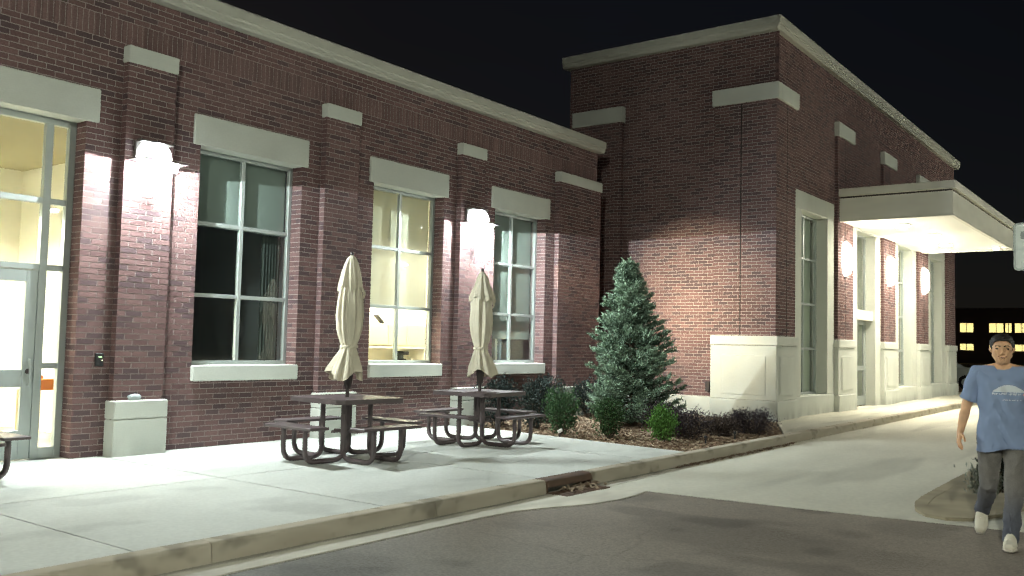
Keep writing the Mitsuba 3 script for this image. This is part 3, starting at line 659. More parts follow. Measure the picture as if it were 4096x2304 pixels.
# stone surrounds, windows and door of each bay
for i, ((a, b), (p, q)) in enumerate(zip(BAYS, OPEN)):
    y0, y1 = CW - 0.012, CW + 0.36
    put('surround', cbox(a + 0.002, p, y0, y1, 0.44 if i != 1 else -0.1, 4.62, 0.012), 'm_stone', bB)
    put('surround', cbox(q, b - 0.002, y0, y1, 0.44 if i != 1 else -0.1, 4.62, 0.012), 'm_stone', bB)
    put('lintel', cbox(a + 0.002, b - 0.002, y0 - 0.003, y1, 4.624, 5.04, 0.012), 'm_stone', bB)
    if i != 1:
        put('bay_wall', cbox(a + 0.002, b - 0.002, y0 - 0.02, y1, -0.1, 0.437, 0.012), 'm_stone', bB)
        window(bB, p, q, 0.44, 4.62, CW + 0.25, [p + (q - p) * 0.5], [1.5, 2.54, 3.6])
        put('window_shade', MB().box(p + 0.05, q - 0.05, CW + 0.39, CW + 0.393, 0.5, 4.6).tm(), 'm_shade_pale', bB)
    else:
        m = MB(); yy = CW + 0.25
        m.cbox(p, p + 0.06, yy, yy + 0.06, 0, 4.62, 0.004).cbox(q - 0.06, q, yy, yy + 0.06, 0, 4.62, 0.004).cbox(p + 0.06, q - 0.06, yy + 0.001, yy + 0.06, 4.56, 4.62, 0.004)
        m.cbox(p + 0.06, q - 0.06, yy + 0.001, yy + 0.06, 2.3, 2.36, 0.004)
        e = put('entrance_frame', m.tm(), 'm_frame', bB)
        put('door_header', cbox(p + 0.02, q - 0.02, yy - 0.2, yy - 0.002, 2.30, 2.56, 0.01), 'm_canopy', e)
        pane(e, p + 0.06, q - 0.06, 2.37, 4.56, yy + 0.03)
        h = (p + q) / 2
        for s, t in ((p + 0.062, h - 0.002), (h + 0.002, q - 0.062)):
            dm = MB()
            dm.cbox(s, s + 0.1, yy + 0.005, yy + 0.05, 0.01, 2.295, 0.004).cbox(t - 0.1, t, yy + 0.005, yy + 0.05, 0.01, 2.295, 0.004)
            for z0, z1 in ((0.01, 0.26), (0.95, 1.07), (2.19, 2.295)): dm.cbox(s + 0.1, t - 0.1, yy + 0.006, yy + 0.05, z0, z1, 0.004)
            d = put('door', dm.tm(), 'm_frame', bB)
            pane(d, s + 0.1, t - 0.1, 0.26, 0.95, yy + 0.03); pane(d, s + 0.1, t - 0.1, 1.07, 2.19, yy + 0.03)
        put('interior_wall', MB().box(p - 0.3, q + 0.3, CW + 2.4, CW + 2.5, 0, 4.8).box(p - 0.35, p - 0.25, CW + 0.36, CW + 2.4, 0, 4.8).box(q + 0.25, q + 0.35, CW + 0.36, CW + 2.4, 0, 4.8).tm(), 'm_shade_pale', bB)
# canopy
cn = put('canopy', MB().cbox(22.71, 31.25, -6.16, CW - 0.02, 4.66, 5.21, 0.01).tm(), 'm_canopy', bB)
put('roof_edge', MB().cbox(22.64, 31.32, -6.23, CW - 0.02, 5.25, 5.44, 0.012).tm(), 'm_canopy', cn)
put('reveal', MB().box(22.75, 31.2, -6.12, CW - 0.03, 5.2, 5.26).tm(), 'm_bronze', cn)
put('soffit', MB().box(22.80, 31.16, -6.07, CW - 0.02, 4.652, 4.66).tm(), 'm_soffit', cn)
put('fascia_trim', MB().cbox(22.70, 22.80, -6.17, CW - 0.02, 4.63, 4.659, 0.004).cbox(22.80, 31.16, -6.17, -6.07, 4.63, 4.659, 0.004).cbox(31.16, 31.26, -6.17, CW - 0.02, 4.63, 4.659, 0.004).tm(), 'm_canopy', cn)
def disc(r, n=20):
    a = np.arange(n) * 2 * np.pi / n
    v = np.vstack([np.stack([r * np.cos(a), r * np.sin(a), a * 0], 1), [[0, 0, 0]]])
    return trimesh.Trimesh(v, [[n, (j + 1) % n, j] for j in range(n)], process=False)
for x, y, r, L, lab in ((24.0, -4.75, 0.16, L_CANOPY, 'bright round ceiling light under the canopy, nearest of the large ones'), (26.4, -4.95, 0.16, L_CANOPY, 'bright round ceiling light in the middle under the canopy'),
                        (28.9, -4.75, 0.16, L_CANOPY, 'bright round ceiling light under the canopy, farthest of the large ones'), (30.3, -5.85, 0.07, L_CANOPY * 0.8, 'small warm ceiling light at the outer canopy corner')):
    k = thing('canopy_light', lab, 'ceiling light', 'lights under the canopy')
    put('trim', at(lathe([(r, 0.0), (r + 0.03, 0.0), (r + 0.03, 0.03), (r, 0.03)], 24), x, y, 4.621), 'm_white', k, smooth=30)
    dome = lathe([(r, 0.0), (r * 0.98, -0.012), (r * 0.9, -0.026), (r * 0.7, -0.038), (r * 0.4, -0.045), (0.004, -0.047)], 24)
    dome.invert()
    kk = put('lens', at(dome, x, y, 4.62), 'm_lens', k, smooth=True); scene[kk]['emitter'] = area(L, WARM, 0.7)
# sconces
for i, (x, lab) in enumerate(((23.12, 'glowing capsule wall sconce on the brick pilaster left of the entrance'), (27.2, 'glowing capsule wall sconce on the second brick pilaster under the canopy'), (31.25, 'glowing capsule wall sconce at the far end under the canopy'))):
    k = thing('wall_sconce', lab, 'wall lamp', 'sconces under the canopy')
    n = 14; prof = [(0.28 * max(0.02, 1 - abs(t) ** 3.2) ** 0.5, 3.75 + 0.43 * t) for t in np.linspace(-1, 1, 15)]
    a = np.linspace(math.pi, 2 * math.pi, n)
    V = np.vstack([np.stack([x + r * np.cos(a), CPF - 0.012 + r * 0.62 * np.sin(a), np.full(n, z)], 1) for r, z in prof]); F = []
    for p in range(len(prof) - 1):
        for j in range(n - 1):
            q = p * n + j; F += [(q, q + 1, q + n + 1), (q, q + n + 1, q + n)]
    kk = put('shade', trimesh.Trimesh(V, F, process=False), 'm_lens', k, smooth=True); scene[kk]['emitter'] = area(L_SCONCE, WARM, 1.0)
    put('back_plate', MB().cbox(x - 0.15, x + 0.15, CPF - 0.012, CPF - 0.001, 3.38, 4.12, 0.003).tm(), 'm_white', k)
    put('end_cap', MB().cbox(x - 0.05, x + 0.05, CPF - 0.05, CPF - 0.013, 3.29, 3.322, 0.004).cbox(x - 0.05, x + 0.05, CPF - 0.05, CPF - 0.013, 4.178, 4.21, 0.004).tm(), 'm_bronze', k)
# dark outlet box beside the corner pier
k = thing('outlet_box', 'small dark outlet box on the brick wall beside the stone pier', 'outlet box')
put('body', cbox(BW - 0.09, BW - 0.001, -2.13, -2.03, 0.52, 0.74, 0.008), 'm_black', k); put('cover', cbox(BW - 0.115, BW - 0.091, -2.125, -2.035, 0.53, 0.73, 0.006), 'm_bronze', k)

# ================================================================== PICNIC TABLES AND UMBRELLAS
def fillet(pts, r, n=6):
    out = [np.array(pts[0], float)]
    for a, b, c in zip(pts, pts[1:], pts[2:]):
        a, b, c = map(lambda q: np.array(q, float), (a, b, c))
        u, v = (a - b) / np.linalg.norm(a - b), (c - b) / np.linalg.norm(c - b)
        for t in np.linspace(0, 1, n): out.append((1 - t) ** 2 * (b + u * r) + 2 * t * (1 - t) * b + t ** 2 * (b + v * r))
    out.append(np.array(pts[-1], float))
    return np.array(out)
def picnic_table(x, y, rz, label):
    k = thing('picnic_table', label, 'picnic table', 'metal picnic tables on the patio')
    h = 0.515
    top = MB()
    c = 0.07
    poly = Polygon([(-h + c, -h), (h - c, -h), (h, -h + c), (h, h - c), (h - c, h), (-h + c, h), (-h, h - c), (-h, -h + c)])
    put('tabletop', at(slab(poly, 0.722, 0.760), x, y, 0, rz), 'm_table', k)
    put('rim', at(slab(poly.buffer(0.006).difference(poly.buffer(-0.02)), 0.705, 0.7615), x, y, 0, rz), 'm_table', k)
    for i in range(4):
        a = rz + i * math.pi / 2
        put('seat', at(cbox(0.61, 0.88, -0.45, 0.45, 0.418, 0.452, 0.008), x, y, 0, a), 'm_table', k)
        for s in (-0.21, 0.21):
            p = fillet([(0.20, s, 0.71), (0.20, s, 0.034), (0.77, s, 0.034), (0.77, s, 0.418)], 0.15, 7)
            put('leg', at(tube(p, 0.03, 10), x, y, 0, a), 'm_table', k, smooth=40)
    put('pedestal', at(lathe([(0.001, 0.30), (0.035, 0.30), (0.035, 0.72), (0.001, 0.72)], 16), x, y, 0), 'm_table', k, smooth=40)
    put('brace', at(MB().cbox(-0.22, 0.22, -0.02, 0.02, 0.33, 0.36, 0.004).cbox(-0.02, 0.02, -0.22, 0.22, 0.325, 0.355, 0.004).tm(), x, y, 0, rz), 'm_table', k)
    return k
def umbrella(x, y, rz, seed, label, vr=0.13):
    k = thing('patio_umbrella', label, 'umbrella', 'closed patio umbrellas in the picnic tables')
    r = np.random.default_rng(seed)
    # main cloth: closed drapery, narrow at the tie
    nz, na = 90, 96
    z = np.linspace(1.02, 2.42, nz); th = np.arange(na) * 2 * np.pi / na
    base = np.interp(z, [1.02, 1.08, 1.2, 1.33, 1.385, 1.44, 1.6, 1.78, 1.95, 2.15, 2.3, 2.42], [0.205, 0.195, 0.15, 0.102, 0.088, 0.105, 0.150, 0.165, 0.152, vr - 0.012, 0.09, 0.05])
    ph = r.random(5) * 6.28
    fold = 0.2 * np.sin(23 * th[None] + 2.5 * z[:, None] + ph[4]) + 0.5 * np.sin(8 * th[None] + 0.9 * np.sin(2.2 * z[:, None] + ph[0]) + ph[1]) + 0.33 * np.sin(13 * th[None] + 1.6 * z[:, None] + ph[2]) + 0.22 * np.sin(5 * th[None] - 2 * z[:, None] + ph[3])
    amp = np.interp(z, [1.02, 1.25, 1.385, 1.5, 1.8, 2.2, 2.42], [0.044, 0.032, 0.010, 0.020, 0.028, 0.020, 0.008])
    rad = base[:, None] + amp[:, None] * fold
    skew = np.interp(z, [1.02, 1.3, 1.4, 2.42], [0.05, 0.01, 0, 0])
    zz = z[:, None] + np.where(z[:, None] < 1.3, (1.3 - z[:, None]) / 0.28 * 0.06 * np.sin(3 * th[None] + ph[4]), 0)
    V = np.stack([rad * np.cos(th) - skew[:, None] * 0.6, rad * np.sin(th) + skew[:, None] * 0.6, zz], -1).reshape(-1, 3)
    F = []
    for i in range(nz - 1):
        for j in range(na):
            a, b, c, d = i * na + j, i * na + (j + 1) % na, (i + 1) * na + (j + 1) % na, (i + 1) * na + j
            F += [(a, b, c), (a, c, d)]
    put('canopy', at(trimesh.Trimesh(V, F, process=False), x, y, 0, rz), 'm_canvas', k, smooth=True)
    # top vent layer, hanging free over the main cloth
    z = np.linspace(2.10, 2.525, 34)
    base = np.interp(z, [2.10, 2.16, 2.3, 2.42, 2.49, 2.525], [vr + 0.012, vr + 0.008, 0.112, 0.082, 0.052, 0.012])
    amp = np.interp(z, [2.10, 2.3, 2.525], [0.03, 0.018, 0.0])
    fold = 0.6 * np.sin(6 * th[None] + ph[2]) + 0.4 * np.sin(11 * th[None] + 3 * z[:, None] + ph[0])
    rad = base[:, None] + amp[:, None] * fold
    zz = z[:, None] + np.interp(z, [2.10, 2.25], [1, 0])[:, None] * 0.035 * np.sin(4 * th[None] + ph[1])
    V = np.stack([rad * np.cos(th), rad * np.sin(th), zz], -1).reshape(-1, 3); F = []
    for i in range(33):
        for j in range(na):
            a, b, c, d = i * na + j, i * na + (j + 1) % na, (i + 1) * na + (j + 1) % na, (i + 1) * na + j
            F += [(a, b, c), (a, c, d)]
    put('vent', at(trimesh.Trimesh(V, F, process=False), x, y, 0, rz), 'm_canvas', k, smooth=True)
    put('finial', at(lathe([(0.001, 2.52), (0.022, 2.52), (0.024, 2.545), (0.012, 2.565), (0.001, 2.57)], 14), x, y, 0), 'm_bronze', k, smooth=40)
    put('pole', at(lathe([(0.001, 0.5), (0.022, 0.5), (0.022, 2.5), (0.001, 2.5)], 14), x, y, 0), 'm_bronze', k, smooth=40)
    put('tie_strap', at(lathe([(0.108, 1.37), (0.112, 1.372), (0.112, 1.40), (0.108, 1.402)], 32), x, y, 0), 'm_canvas', k, smooth=40)
    put('rib_ends', at(lathe([(0.03, 0.86), (0.045, 0.90), (0.06, 1.02), (0.06, 1.1)], 10), x, y, 0), 'm_bronze', k, smooth=40)
    lp = [(0.15 * math.cos(-1.3), 0.15 * math.sin(-1.3), 2.12), (0.19 * math.cos(-1.3), 0.19 * math.sin(-1.3), 2.05), (0.185 * math.cos(-1.3), 0.185 * math.sin(-1.3), 1.98), (0.19 * math.cos(-1.1), 0.19 * math.sin(-1.1), 2.04), (0.15 * math.cos(-1.1), 0.15 * math.sin(-1.1), 2.12)]
    put('hanging_loop', at(tube(fillet(lp, 0.02, 5), 0.009, 6), x, y, 0), 'm_canvas', k, smooth=True)
T1, T2, T0 = (7.93, -2.15), (10.56, -2.14), (3.58, -0.95)
picnic_table(*T1, math.radians(-4), 'dark metal picnic table with the umbrella near the middle of the patio')
picnic_table(*T2, math.radians(3), 'dark metal picnic table with an umbrella next to the planting bed')
picnic_table(*T0, math.radians(0), 'dark metal picnic table cut off by the picture edge beside the glass door')
umbrella(*T1, 0.4, 11, 'closed beige umbrella left of the lit kitchen window')
umbrella(*T2, 2.3, 23, 'closed beige umbrella in front of the green shaded window near the tree', 0.17)
umbrella(*T0, 1.1, 31, 'closed beige umbrella in the picnic table at the glass door')

# ================================================================== PLANTS
def leaf_cloud(points, dirs, size, width, cols, jitter, r):
    """One pointed leaf (two triangles) per point."""
    n = len(points)
    d = dirs + r.normal(size=(n, 3)) * jitter; d /= np.linalg.norm(d, axis=1, keepdims=True)
    s = np.cross(d, r.normal(size=(n, 3))); s /= np.linalg.norm(s, axis=1, keepdims=True) + 1e-9
    L = size * (0.7 + 0.6 * r.random((n, 1))); Wd = width * (0.7 + 0.6 * r.random((n, 1)))
    nn = np.cross(d, s)
    V = np.stack([points, points + d * L * 0.5 + s * Wd + nn * Wd * 0.3, points + d * L, points + d * L * 0.5 - s * Wd + nn * Wd * 0.3], 1).reshape(-1, 3)
    F = (np.arange(n)[:, None, None] * 4 + np.array([[0, 1, 2], [0, 2, 3]])[None]).reshape(-1, 3)
    C = np.repeat(cols, 4, axis=0)
    return V, F, C
def shrub(x, y, h, w, n, leaf, width, dark, light, seed, label, group=None, upright=0.6, shape='egg', name='shrub', d=None):
    r = np.random.default_rng(seed)
    k = thing(name, label, name.replace('_', ' '), group)
    ns = 26
    stems, pts, dirs, cols = MB(), [], [], []
    for i in range(ns):
        a = r.random() * 6.28; rr = math.sqrt(r.random())
        tipz = h * (0.55 + 0.45 * math.sqrt(max(0, 1 - rr ** 2)) * (0.62 + 0.5 * r.random()))
        tip = np.array([rr * w / 2 * math.cos(a), rr * (d or w) / 2 * math.sin(a), tipz])
        base = np.array([tip[0] * 0.15, tip[1] * 0.15, -0.03])
        mid = (base + tip) / 2 + np.array([tip[0], tip[1], 0]) * 0.3
        t = np.linspace(0, 1, 6)[:, None]
        p = (1 - t) ** 2 * base + 2 * t * (1 - t) * mid + t ** 2 * tip
        stems.mesh(tube(p, np.linspace(0.006, 0.002, 6), 4, False))
        m_ = n // ns
        tt = 0.15 + 0.9 * r.random((m_, 1)) ** 0.7
        q = (1 - tt) ** 2 * base + 2 * tt * (1 - tt) * mid + tt ** 2 * tip
        q = q + r.normal(size=(m_, 3)) * 0.055 * np.array([1, 1, 0.8])
        q[:, 2] = np.maximum(q[:, 2], 0.01)
        o = q - np.array([0, 0, h * 0.4]); o /= np.linalg.norm(o, axis=1, keepdims=True) + 1e-9
        pts.append(q); dirs.append(o * (1 - upright) + np.array([0, 0, upright]))
        tone = r.random() * 0.6 + 0.4 * r.random((m_, 1))
        cols.append(np.array(dark) * (1 - tone) + np.array(light) * tone)
    V, F, C = leaf_cloud(np.vstack(pts), np.vstack(dirs), leaf, width, np.vstack(cols), 0.45, r)
    mm = trimesh.Trimesh(V + [x, y, 0], F, process=False)
    scene[k + '__foliage'] = mikit.ply(mm, 'm_leaf', color=C); used.add(k + '__foliage')
    put('stem', at(stems.tm(), x, y, 0), 'm_bark', k)
    return k
GD, GL = (0.020, 0.048, 0.020), (0.055, 0.125, 0.045)
shrub(12.70, -2.17, 0.72, 0.50, 2600, 0.042, 0.013, GD, GL, 1, 'dark green upright shrub next to the second picnic table', 'clipped green shrubs in the planting bed')
shrub(12.83, -3.02, 0.60, 0.42, 2200, 0.042, 0.013, (0.026, 0.062, 0.024), (0.07, 0.15, 0.055), 2, 'mid green shrub directly in front of the spruce', 'clipped green shrubs in the planting bed')
shrub(13.07, -3.83, 0.47, 0.38, 2200, 0.042, 0.013, (0.045, 0.12, 0.02), (0.13, 0.29, 0.06), 3, 'small bright yellow green shrub', 'clipped green shrubs in the planting bed', upright=0.8)
PD, PL = (0.022, 0.017, 0.020), (0.06, 0.045, 0.055)
shrub(13.72, -3.95, 0.45, 0.66, 2600, 0.035, 0.011, PD, PL, 4, 'dark purple barberry shrub right of the bright green shrub', 'dark purple shrubs in front of the stone pier', upright=0.4)
shrub(14.65, -4.1, 0.30, 0.60, 2000, 0.035, 0.011, (0.035, 0.026, 0.024), (0.085, 0.062, 0.055), 5, 'low brownish shrub between two darker purple shrubs', 'dark purple shrubs in front of the stone pier', upright=0.4)
shrub(15.35, -4.42, 0.40, 0.80, 3000, 0.035, 0.011, PD, PL, 6, 'dark purple shrub at the end of the bed by the pavement', 'dark purple shrubs in front of the stone pier', upright=0.4)
shrub(14.1, -3.3, 0.5, 0.8, 2200, 0.035, 0.011, PD, PL, 16, 'dark shrub beneath the right side of the spruce', 'dark purple shrubs in front of the stone pier', upright=0.4)
ED, EL = (0.008, 0.014, 0.014), (0.022, 0.036, 0.030)
shrub(12.98, -0.62, 0.86, 0.75, 2400, 0.05, 0.014, ED, EL, 7, 'dark evergreen shrub against the brick wall behind the second table', 'dark evergreen shrubs along the brick wall', upright=0.4)
shrub(13.15, -1.32, 0.80, 0.78, 2400, 0.05, 0.014, ED, EL, 8, 'dark evergreen shrub between the wall and the green shrub', 'dark evergreen shrubs along the brick wall', upright=0.4)
shrub(14.3, -0.75, 0.85, 0.9, 2400, 0.05, 0.014, ED, EL, 9, 'dark evergreen shrub under the last window left of the spruce', 'dark evergreen shrubs along the brick wall', upright=0.4)
shrub(16.0, -0.7, 0.75, 0.9, 2200, 0.05, 0.014, ED, EL, 10, 'dark evergreen shrub in the corner behind the spruce', 'dark evergreen shrubs along the brick wall', upright=0.4)
shrub(11.75, -9.35, 1.15, 0.75, 2400, 0.045, 0.013, (0.03, 0.016, 0.010), (0.085, 0.045, 0.028), 12, 'dark reddish brown shrub on the traffic island behind the man', upright=0.5)
shrub(10.75, -8.78, 0.22, 0.26, 900, 0.05, 0.008, (0.14, 0.16, 0.13), (0.40, 0.43, 0.36), 13, 'tuft of pale dry grass on the traffic island', upright=0.7, name='grass_tuft')
shrub(11.3, -8.85, 0.34, 0.34, 900, 0.045, 0.012, (0.012, 0.018, 0.012), (0.03, 0.04, 0.026), 14, 'small dark green shrub on the traffic island behind the legs of the man', upright=0.5)

def spruce(x, y, H, label):
    r = np.random.default_rng(77)
    k = thing('spruce_tree', label, 'tree')
    put('trunk', at(tube([(0, 0, -0.05), (-0.01, 0.02, 0.6), (-0.05, 0.06, 1.5), (-0.07, 0.1, 2.5), (-0.09, 0.12, H)], [0.07, 0.06, 0.045, 0.02, 0.005], 10), x, y, 0), 'm_bark', k, smooth=40)
    zs = np.array([0.0, 0.25, 0.55, 1.15, 1.75, 2.3, 2.75, 3.0]); rs = np.array([0.66, 0.80, 0.86, 0.70, 0.50, 0.33, 0.16, 0.04])
    wood = MB(); SP, SD, SC, SS = [], [], [], []
    z = 0.12
    while z < H - 0.12:
        R0 = np.interp(z, zs, rs)
        nb = 8 if z < 2.2 else 6
        a0 = r.random() * 6.28
        for i in range(nb):
            a = a0 + i * 6.28 / nb + r.normal() * 0.2
            ln = R0 * (0.55 + 0.62 * r.random() ** 0.8)
            if r.random() < 0.03: ln *= 1.2
            droop = -0.10 if z < 0.8 else 0.05
            rise = (0.12 + 0.5 * z / H) * ln
            e = np.array([math.cos(a), math.sin(a), 0.0])
            t = np.linspace(0, 1, 7)[:, None]
            p = np.array([0, 0, z]) + e * ln * t + np.array([0, 0, 1.0]) * (rise * t ** 1.6 + droop * t * (1 - t) * 2)
            p[:, 2] = np.maximum(p[:, 2], 0.05)
            wood.mesh(tube(p, np.linspace(0.012, 0.003, 7), 4, False))
            tone = r.random()
            sgn = np.cross([0, 0, 1.0], e)
            nt = int(6 + ln * 15)
            for q in range(nt):
                tt = 0.25 + 0.75 * (q + r.random()) / nt
                c = np.array([np.interp(tt, t[:, 0], p[:, j]) for j in range(3)])
                side = (1 if q % 2 else -1)
                d = e * (0.55 + 0.25 * r.random()) + sgn * side * (0.75 * (1.05 - tt) + 0.25) + np.array([0, 0, 0.25 + 0.25 * r.random()])
                d /= np.linalg.norm(d)
                tl = (0.10 + 0.16 * (1 - tt)) * (0.7 + 0.6 * r.random()) * (0.6 + 0.5 * ln)
                ns = max(2, int(tl / 0.035))
                for s in range(ns):
                    o = c + d * tl * (s + 0.5) / ns
                    SP.append(o + r.normal(size=3) * 0.016); SD.append(d + np.array([0, 0, 0.25]) + r.normal(size=3) * 0.33); SS.append(1.0 if s < ns - 1 else 0.85)
                    tip = (s + 1) / ns * tt
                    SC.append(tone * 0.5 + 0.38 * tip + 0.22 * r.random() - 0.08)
            for s in range(3):
                SP.append(p[-1] + r.normal(size=3) * 0.012); SD.append(e + np.array([0, 0, 0.5])); SS.append(1.0); SC.append(0.7 + 0.3 * r.random())
        z += 0.105 if z < 2.2 else 0.085
    for s in range(26):
        zz = H - 0.30 + 0.36 * s / 26
        SP.append(np.array([r.normal() * 0.02, r.normal() * 0.02, zz])); SD.append(np.array([r.normal() * 0.7, r.normal() * 0.7, 1.0])); SS.append(0.9); SC.append(0.8)
    for a in (0.3, 2.2, 4.0):      # leading shoots
        for s in range(6): SP.append(np.array([math.cos(a) * 0.02 * s, math.sin(a) * 0.02 * s, H - 0.25 + 0.06 * s])); SD.append(np.array([math.cos(a) * 0.5, math.sin(a) * 0.5, 1.0])); SS.append(0.8); SC.append(0.9)
    SP, SD, SS, SC = map(np.array, (SP, SD, SS, SC))
    lean = lambda v: v - np.clip(v[:, 2:] / H, 0, 1.1) * np.array([0.09, -0.12, 0])      # the top leans a little
    SP = lean(SP)
    n, K = len(SP), 7
    SD = SD / np.linalg.norm(SD, axis=1, keepdims=True)
    u = np.cross(SD, r.normal(size=(n, 3))); u /= np.linalg.norm(u, axis=1, keepdims=True); v = np.cross(SD, u)
    V, C = [], []
    for kx in range(K):
        ang = kx * 2 * math.pi / K + r.random((n, 1)) * 0.8
        side = np.cos(ang) * u + np.sin(ang) * v
        d = SD * 0.75 + side * 0.66
        L = 0.066 * SS[:, None] * (0.75 + 0.5 * r.random((n, 1)))
        w = np.cross(d, r.normal(size=(n, 3))); w /= np.linalg.norm(w, axis=1, keepdims=True); w = w * 0.0105
        b = SP + SD * 0.012 * (kx - K / 2)
        V.append(np.stack([b - w, b + w, b + d * L], 1))
        tone = np.clip(SC[:, None] + 0.12 * r.normal(size=(n, 1)), 0, 1)
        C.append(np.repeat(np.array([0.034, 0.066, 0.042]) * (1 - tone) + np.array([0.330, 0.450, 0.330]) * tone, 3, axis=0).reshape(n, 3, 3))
    V = np.concatenate(V).reshape(-1, 3); C = np.concatenate(C).reshape(-1, 3)
    kk = k + '__crown'; used.add(kk)
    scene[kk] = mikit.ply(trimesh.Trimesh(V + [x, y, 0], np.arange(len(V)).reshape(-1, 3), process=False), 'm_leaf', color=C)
    wd = wood.tm(); wd.vertices = lean(wd.vertices)
    put('branch', at(wd, x, y, 0), 'm_bark', k)
    return k
spruce(14.95, -2.28, 3.02, 'young blue green spruce in front of the brick corner')
for x, y, lab in ((13.15, -4.53, 'short dark irrigation stake near the kerb by the purple shrub'), (14.21, -4.55, 'short dark irrigation stake near the kerb between the low shrubs')):
    k = thing('irrigation_stake', lab, 'garden stake', 'irrigation stakes in the mulch')
    put('riser', at(lathe([(0.001, -0.05), (0.012, -0.05), (0.012, 0.08), (0.001, 0.08)], 10), x, y, 0), 'm_black', k)
    put('head', at(lathe([(0.001, 0.08), (0.022, 0.08), (0.026, 0.11), (0.018, 0.125), (0.001, 0.125)], 12), x, y, 0), 'm_black', k, smooth=40)
k = thing('garden_spotlight', 'small white unlit garden spotlight at the foot of the dark green shrub', 'spotlight')
put('spike', at(lathe([(0.001, -0.05), (0.01, -0.05), (0.01, 0.05), (0.001, 0.05)], 8), 12.42, -2.33, 0), 'm_black', k)
put('head', at(trimesh.creation.cylinder(0.03, 0.07, sections=14, transform=trimesh.transformations.rotation_matrix(1.1, [0.6, 0.8, 0])), 12.42, -2.33, 0.075), 'm_white', k, smooth=40)

# ================================================================== SIGN
k = thing('road_sign', 'white rounded road sign panel cut off by the right picture edge', 'sign')
def rrect(w, h, r): return sbox(-w / 2 + r, -h / 2 + r, w / 2 - r, h / 2 - r).buffer(r, 8)
def facing(m, x, y, z, yaw):
    """A mesh drawn in the xy plane (x right, y up, z towards the viewer) set upright, facing the direction yaw."""
    f = np.array([math.cos(yaw), math.sin(yaw), 0]); up = np.array([0, 0, 1.0]); rt = np.cross(up, f)
    m = m.copy(); v = m.vertices
    m.vertices = v[:, :1] * rt + v[:, 1:2] * up + v[:, 2:3] * f + [x, y, z]
    return m
SX, SY, SZ, SW, SH = 11.6, -9.185, 2.685, 0.46, 0.54
yaw = math.pi - 0.12
P('m_sign_back', (0.50, 0.55, 0.51), 0.5, 0.4); P('m_sign_face', (0.72, 0.78, 0.72), 0.45, 0.4); P('m_sign_mark', (0.33, 0.37, 0.34), 0.5, 0.4)
put('panel', facing(slab(rrect(SW, SH, 0.05), -0.004, 0.004), SX, SY, SZ, yaw), 'm_sign_back', k)
put('face', facing(slab(rrect(SW - 0.05, SH - 0.05, 0.03), 0.004, 0.006), SX, SY, SZ, yaw), 'm_sign_face', k)
put('marking', facing(slab(Polygon([(-0.155, 0.085), (-0.155, 0.17), (0.155, 0.17), (0.155, 0.085), (0.09, 0.085), (0.09, 0.1), (-0.09, 0.1), (-0.09, 0.085)]), 0.006, 0.0075), SX, SY, SZ, yaw), 'm_sign_mark', k)
put('post', MB().cbox(SX + 0.012, SX + 0.05, SY - 0.02, SY + 0.02, -0.2, 2.95, 0.005).tm(), 'm_frame', k)

# ================================================================== MAN WALKING
P('m_skin', proc(lambda p, n, uv: mi.Color3f(0.66, 0.395, 0.225) * (0.88 + 0.22 * fbm(p.x * 30, p.y * 30, p.z * 30, 2))), 0.55, 0.4)
P('m_hair', proc(lambda p, n, uv: mi.Color3f(0.022, 0.018, 0.016) * (0.6 + 0.8 * noise(p.x * 120, p.y * 120, p.z * 30))), 0.6, 0.4)
P('m_jeans', proc(lambda p, n, uv: mix((0.10, 0.108, 0.135), mix((0.13, 0.125, 0.12), (0.24, 0.225, 0.205), fbm(p.x * 8, p.y * 8, p.z * 4, 3)), smoothstep(0.1, 0.55, p.z + 0.18 * fbm(p.x * 7, p.y * 7, p.z * 3, 2))) * (0.8 + 0.3 * noise(p.x * 260, p.y * 260, p.z * 260))), 0.9, 0.15)
P('m_shoe', (0.62, 0.58, 0.48), 0.6, 0.3); P('m_sole', (0.45, 0.42, 0.36), 0.8, 0.2)
P('m_eye', (0.055, 0.036, 0.028), 0.3, 0.5); P('m_lip', (0.36, 0.17, 0.13), 0.5, 0.3)
MC = np.array([8.95, -9.245, ZR])
FW = np.array([-0.985, -0.17, 0.0]); FW /= np.linalg.norm(FW)
LF = np.cross([0, 0, 1.0], FW)           # his left hand side (right in the picture)
def mp(s, f, z): return MC + LF * s + FW * f + np.array([0, 0, z])
def local(p): # world -> s, f, z
    d = np.asarray(p) - MC
    return d @ LF, d @ FW, d[..., 2]
def shirt_color(p, n, uv):
    dx, dy = p.x - float(MC[0]), p.y - float(MC[1])
    s = dx * float(LF[0]) + dy * float(LF[1]); f = dx * float(FW[0]) + dy * float(FW[1]); z = p.z - float(MC[2])
    base = mi.Color3f(0.25, 0.325, 0.49) * (0.85 + 0.25 * fbm(p.x * 9, p.y * 9, p.z * 5, 3))
    u = (s - 0.035) / 0.135
    top = 1.300 + 0.062 * (1 - u * u) - 0.012 * smoothstep(0.0, -1.0, u)
    wave = (dr.abs(u) < 1) & (z > 1.300) & (z < top)
    dots = (dr.abs(u + 0.1) < 0.8) & (z > 1.278) & (z < 1.291) & (noise(s * 160, z * 90, 3.0) > 0.45)
    small = (dr.abs(u - 0.2) < 0.55) & (z > 1.23) & (z < 1.238) & (noise(s * 200, 1.0, 2.0) > 0.5)
    white = (f > 0) & (wave | dots | small)
    return mi.Color3f(dr.select(white, 0.66, base.x), dr.select(white, 0.72, base.y), dr.select(white, 0.76, base.z))
P('m_shirt', proc(shirt_color), 0.95, 0.1)
def sph(p, r, sc=None):
    s = m3.Manifold.sphere(r, 24)
    if sc is not None: s = s.scale(sc)
    return s.translate([float(v) for v in p])
def bone(p, q, r, s): return m3.Manifold.batch_hull([sph(p, r), sph(q, s)])
